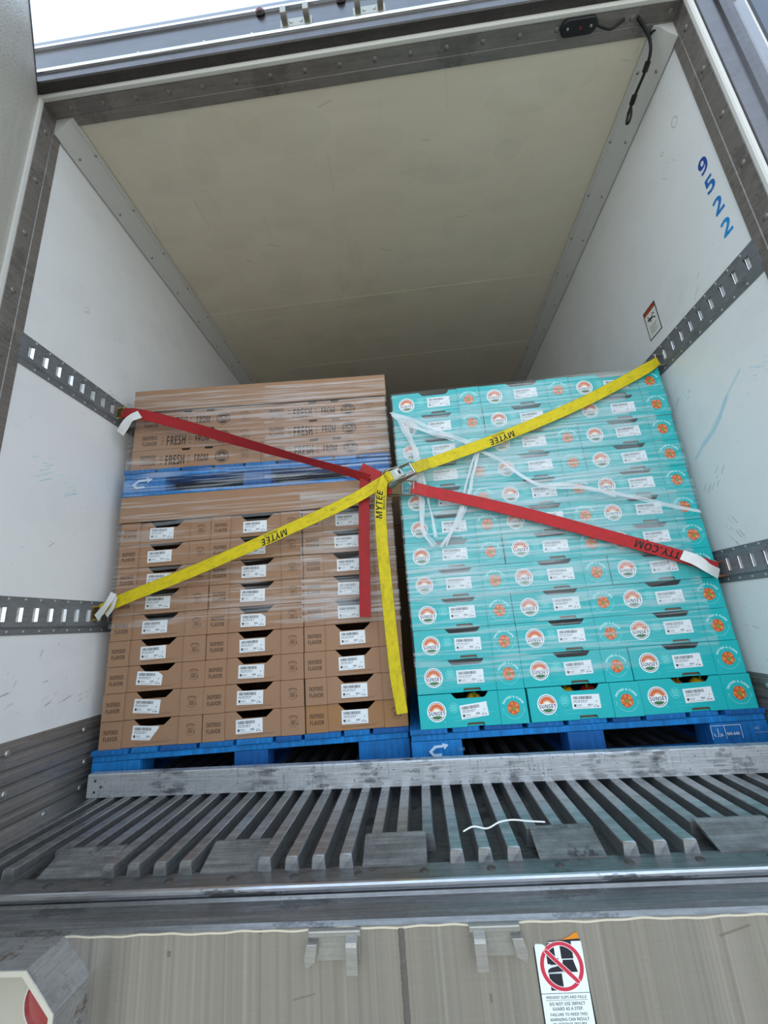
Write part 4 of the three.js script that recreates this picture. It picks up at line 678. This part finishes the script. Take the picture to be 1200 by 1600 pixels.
// sheet round the front and a little of both sides; edge(u) gives the lower edge
function wrapGeo(k, u0, u1, y1, edge, off, side, nx = 70, ny = 50) {
  const pos = [], uv = [], idx = [], W = u1 - u0, tot = W + 2 * side;
  const cn = noiseField(64, 64, [[5, 9, 1], [9, 30, 0.6]]);
  for (let j = 0; j <= ny; j++) for (let i = 0; i <= nx; i++) {
    const s = i / nx * tot; let u, d; if (s < side) { u = u0; d = off - (side - s); } else if (s < side + W) { u = u0 + (s - side); d = off; } else { u = u1; d = off - (s - side - W); }
    const uc = clamp((s - side) / W, 0, 1), y0 = edge(uc), y = y0 + (y1 - y0) * j / ny, n = (cn[(j % 64) * 64 + (i % 64)] - 0.5) * 0.007;
    const p = at(k, u, y, d + (s >= side && s <= side + W ? n : 0)); pos.push(...p); uv.push(s / 1.4, y / 1.4);
  }
  for (let j = 0; j < ny; j++) for (let i = 0; i < nx; i++) { const a = j * (nx + 1) + i, b = a + 1, c = a + nx + 1; idx.push(a, b, c, b, c + 1, c); }
  const g = new THREE.BufferGeometry(); g.setAttribute('position', new THREE.Float32BufferAttribute(pos, 3)); g.setAttribute('uv', new THREE.Float32BufferAttribute(uv, 2)); g.setIndex(idx); g.computeVertexNormals(); return g;
}
const wav = (a, f, p) => (u) => a * Math.sin(u * f + p);
const ropeMat = phy({ color: 0xf3f7f9, transparent: true, opacity: 0.29, roughness: 0.2, side: THREE.DoubleSide });
{
  const w = thing('stretch_wrap', 'clear stretch film round the upper brown load and its pallet', 'plastic wrap', [0, 0, 0]);
  obj('film_layer', wrapGeo('u', -0.012, PW + 0.004, 1.70, (u) => 1.178, 0.020, 0.02), film(0.3, 0.29), w);
  obj('film_layer', wrapGeo('u', PW * 0.52, PW + 0.004, 1.70, (u) => 1.20 + 0.02 * Math.sin(u * 5), 0.024, 0.02), film(0.15, 0.29), w);
}
{
  const w = thing('stretch_wrap', 'clear stretch film round the upper half of the lower brown load', 'plastic wrap', [0, 0, 0]);
  obj('film_layer', wrapGeo('b', -0.004, PW + 0.002, 1.16, (u) => 0.565 + 0.022 * Math.sin(u * 4 + 0.5), 0.016, 0.02), film(0.05, 0.22), w);
  obj('film_layer', wrapGeo('b', PW * 0.662, PW + 0.002, 1.13, (u) => 0.575 + 0.02 * u, 0.020, 0.02), film(0.3, 0.29), w);
}
{
  const w = thing('stretch_wrap', 'creased clear stretch film round the teal load', 'plastic wrap', [0, 0, 0]);
  obj('film_layer', wrapGeo('t', -0.006, PW - 0.07, 1.567, (u) => 0.268 + 0.02 * Math.sin(u * 5) + 0.10 * u * u, 0.016, 0.03), film(0.45, 0.29), w);
  obj('film_layer', wrapGeo('t', -0.006, PW - 0.18, 1.45, (u) => 0.62 - 0.2 * u * (1 - u) * 4 * 0.3, 0.021, 0.02), film(0.5, 0.29), w);
  obj('film_layer', wrapGeo('t', PW * 0.25, PW + 0.004, 1.50, (u) => 0.80 + 0.05 * Math.sin(u * 6), 0.019, 0.02), film(0.2, 0.2), w);
  const rope = (pts, wd) => { for (let k = 0; k < 4; k++) { const ox = R(-0.6, 0.6) * wd, oy = R(-0.6, 0.6) * wd, ph = R(0, 6); obj('crease', band(pts.map(([x, y], i) => [x + ox * Math.sin(i * 1.3 + ph), y + oy * Math.cos(i * 1.1 + ph), 0.029 + k * 0.0014 + (i & 1) * 0.003, (i & 1 ? 0.5 : -0.3)]), (t) => wd * (0.16 + 0.5 * Math.abs(Math.sin(t * 9 + ph))), 0.0008, 50), ropeMat, w); } };
  rope([[-0.006, 1.46], [0.09, 1.41], [0.18, 1.352], [0.27, 1.30], [0.36, 1.25]], 0.016); rope([[0.0, 1.45], [0.06, 1.40], [0.12, 1.36], [0.18, 1.33], [0.26, 1.305]], 0.022);
  rope([[0.03, 1.42], [0.06, 1.33], [0.085, 1.22], [0.09, 1.05], [0.085, 0.9], [0.12, 0.83]], 0.018); rope([[0.05, 1.42], [0.08, 1.3], [0.10, 1.2], [0.12, 1.0], [0.13, 0.87]], 0.012);
  rope([[0.36, 1.235], [0.32, 1.13], [0.28, 1.02], [0.22, 0.91], [0.15, 0.822]], 0.016); rope([[0.35, 1.235], [0.29, 1.10], [0.25, 0.99], [0.17, 0.83]], 0.01);
  rope([[0.36, 1.235], [0.44, 1.18], [0.52, 1.10], [0.60, 1.045], [0.75, 1.024], [0.86, 0.99], [0.95, 0.962], [1.07, 0.915], [1.19, 0.877]], 0.014);
  rope([[0.62, 1.05], [0.72, 1.035], [0.80, 1.01], [0.88, 0.975]], 0.012);
}
// ---- loose thread of film on the floor
{ const g = new THREE.TubeGeometry(new THREE.CatmullRomCurve3([[0.092, 0.004, 0.446], [0.12, 0.010, 0.437], [0.155, 0.004, 0.436], [0.19, 0.012, 0.425], [0.225, 0.012, 0.416], [0.27, 0.006, 0.413], [0.31, 0.004, 0.417]].map((p) => new THREE.Vector3(...p))), 40, 0.0022, 6); tag(obj('plastic_thread', g, M.white), 'white scrap of plastic thread on the floor ribs', 'thread'); }

// ---------------------------------------------------------------- on the rear face
function hook(x0, x1, m, label) {
  const h = thing('guard_hook', label, 'hook', [x0, -0.125, 0.652], 'hooks below the sill'); const W = x1 - x0, X = (f) => (m > 0 ? f * W : W - f * W);
  const hk = std({ map: metalTex([172, 170, 164], 0.12, [4, 4], 0.12), roughness: 0.4, metalness: 0.6 });
  const top = bevelBox(W * 0.92, 0.012, 0.012, 0.003); top.translate(W / 2, 0.052, 0.006); obj('weld_bar', top, hk, h);
  const pl = bevelBox(W * 0.85, 0.045, 0.004, 0.001); pl.translate(W / 2, 0.026, 0.002); obj('back_plate', pl, hk, h);
  const lug = new THREE.ExtrudeGeometry(poly([[0, 0.046], [0.012, 0.05], [0.024, 0.044], [0.026, 0.038], [0.026, -0.006], [0.022, -0.008], [0.018, -0.006], [0.018, 0.034], [0, 0.034]]), { depth: 0.022, bevelEnabled: true, bevelSize: 0.001, bevelThickness: 0.001, bevelSegments: 1 });
  lug.rotateY(-Math.PI / 2); lug.translate(X(0.80) + 0.012, 0, 0); obj('lug', metreUV(lug), hk, h);
  const sm2 = new THREE.ExtrudeGeometry(poly([[-0.010, 0.04], [0.010, 0.04], [0.006, 0.012], [-0.012, 0.002], [-0.016, 0.018]]), { depth: 0.018, bevelEnabled: true, bevelSize: 0.001, bevelThickness: 0.001, bevelSegments: 1 }); if (m < 0) sm2.rotateY(Math.PI), sm2.translate(0, 0, 0.018); sm2.translate(X(0.12), 0, 0.002); obj('side_lug', metreUV(sm2), hk, h);
}
hook(-0.268, -0.148, 1, 'welded steel hook under the sill, left of the centre seam'); hook(0.066, 0.178, -1, 'welded steel hook under the sill, right of the centre seam');
{
  const tx = ctex(512, 768, (g, w, h) => {
    g.fillStyle = '#1d1e22'; g.fillRect(0, 0, w, h); g.fillStyle = '#e8f2f0'; g.fillRect(22, 14, w - 44, h - 30); g.save(); g.translate(0, -10); g.scale(1, 0.775);
    g.fillStyle = '#1d1e2a'; g.fillRect(126, 40, 86, 220); g.fillRect(270, 30, 118, 180); g.fillRect(150, 200, 90, 70);
    g.beginPath(); g.moveTo(280, 222); g.lineTo(380, 222); g.lineTo(410, 350); g.lineTo(330, 350); g.lineTo(300, 340); g.lineTo(120, 348); g.quadraticCurveTo(112, 300, 200, 290); g.lineTo(270, 262); g.fill();
    g.fillRect(124, 360, 126, 170); stroke(g, [[118, 354], [300, 350]], '#b9c4c4', 8); stroke(g, [[150, 284], [250, 276]], '#b9c4c4', 6); stroke(g, [[276, 216], [384, 216]], '#b9c4c4', 7);
    g.strokeStyle = '#f6e6e6'; g.lineWidth = 52; g.beginPath(); g.ellipse(262, 286, 192, 236, 0, 0, 7); g.stroke(); g.strokeStyle = '#c8324a'; g.lineWidth = 38; g.stroke(); stroke(g, [[130, 128], [396, 448]], '#f6e6e6', 50); stroke(g, [[130, 128], [396, 448]], '#c8324a', 38);
    g.restore(); stroke(g, [[22, 424], [w - 22, 424]], '#55595c', 5);
    g.fillStyle = '#3a3e42'; g.textAlign = 'center'; const T = (s, y, px) => { g.font = `bold ${px - 3}px sans-serif`; g.fillText(s, w / 2, y); };
    T('PREVENT SLIPS AND FALLS', 466, 34); g.fillRect(54, 476, w - 108, 3); T('DO NOT USE IMPACT', 518, 38); T('GUARD AS A STEP.', 556, 38); T('FAILURE TO HEED THIS', 598, 36); T('WARNING CAN RESULT', 636, 37); T('IN SERIOUS INJURY.', 674, 38);
    speckle(g, w, h, 300, '120,130,130', 0.25, 1, 5);
  });
  const s = thing('step_warning_sticker', 'peeling no-step warning sticker with red barred circle below the sill', 'sticker', [0.245, -0.2, 0.6525]);
  const g = new THREE.ExtrudeGeometry(poly([[-0.048, -0.05], [0.052, -0.05], [0.050, 0.0], [0.047, 0.098], [0.044, 0.1], [-0.018, 0.098], [-0.022, 0.089], [-0.03, 0.094], [-0.043, 0.095], [-0.048, 0.088]]), { depth: 0.0008, bevelEnabled: false }); rectUV(g, -0.05, 0.052, -0.052, 0.1); obj('printed_sheet', g, std({ map: tx, roughness: 0.5 }), s);
  const o = new THREE.ExtrudeGeometry(poly([[0.01, 0.1], [0.044, 0.101], [0.043, 0.111], [0.036, 0.110], [0.024, 0.104]]), { depth: 0.0008, bevelEnabled: false }); obj('orange_scrap', o, std({ color: 0xe08a20, roughness: 0.55 }), s);
  s.rotation.z = 0.012;
}
{
  const L = thing('tail_light_guard', 'thick-walled steel guard round the red tail lamp, lower left', 'lamp guard', [-0.9, -0.23, 0.652]);
  const oct = (k) => { const a = 0.158 - k, b = 0.162 - k, c = 0.068 - k * 0.45; return [[-a, -b + c], [-a + c, -b], [a - c, -b], [a, -b + c], [a, b - c], [a - c, b], [-a + c, b], [-a, b - c]]; };
  const sh = poly(oct(0)); const hole = new THREE.Path(); oct(0.008).reverse().forEach(([x, y], i) => (i ? hole.lineTo(x, y) : hole.moveTo(x, y))); hole.closePath(); sh.holes.push(hole);
  const g = new THREE.ExtrudeGeometry(sh, { depth: 0.09, bevelEnabled: true, bevelSize: 0.0012, bevelThickness: 0.0012, bevelSegments: 1 }); 
  obj('guard_shell', metreUV(g), std({ map: metalTex([160, 160, 160], 0.15, [5, 5], 0.12, 0.6), roughness: 0.45, metalness: 0.55 }), L);
  const rim = poly(oct(-0.0005)); const h2 = new THREE.Path(); oct(0.0085).reverse().forEach(([x, y], i) => (i ? h2.lineTo(x, y) : h2.moveTo(x, y))); h2.closePath(); rim.holes.push(h2);
  const r = new THREE.ExtrudeGeometry(rim, { depth: 0.004, bevelEnabled: false }); r.translate(0, 0, 0.0885); obj('rim', r, std({ color: 0xd9d4c6, roughness: 0.5, metalness: 0.2 }), L);
  const bp = new THREE.ExtrudeGeometry(poly(oct(0.0095)), { depth: 0.008, bevelEnabled: false }); bp.translate(0, 0, 0.004); obj('mount_plate', bp, std({ color: 0xc9c5b8, roughness: 0.5, metalness: 0.3 }), L);
  rivet(L, 0.028, 0.122, 0.012, 0, 0, 1, 0.007, M.rivetDark, 'screw');
  const t = thing('tail_lamp', 'round red tail lamp inside the steel guard, lower left', 'lamp', [-0.8125, -0.166, 0.664]);
  const ring = new THREE.TorusGeometry(0.0535, 0.004, 10, 40); ring.translate(0, 0, 0.006); obj('grommet_ring', ring, std({ color: 0xdcd8cc, roughness: 0.5 }), t);
  const d = new THREE.SphereGeometry(0.13, 32, 10, 0, Math.PI * 2, 0, 0.405); d.rotateX(Math.PI / 2); d.translate(0, 0, -0.109); obj('lens', d, phy({ color: 0xa30d14, roughness: 0.15, clearcoat: 1 }), t);
}

scene.traverse((o) => { if (o.isMesh) { o.castShadow = o.receiveShadow = true; } });
renderer.render(scene, camera);
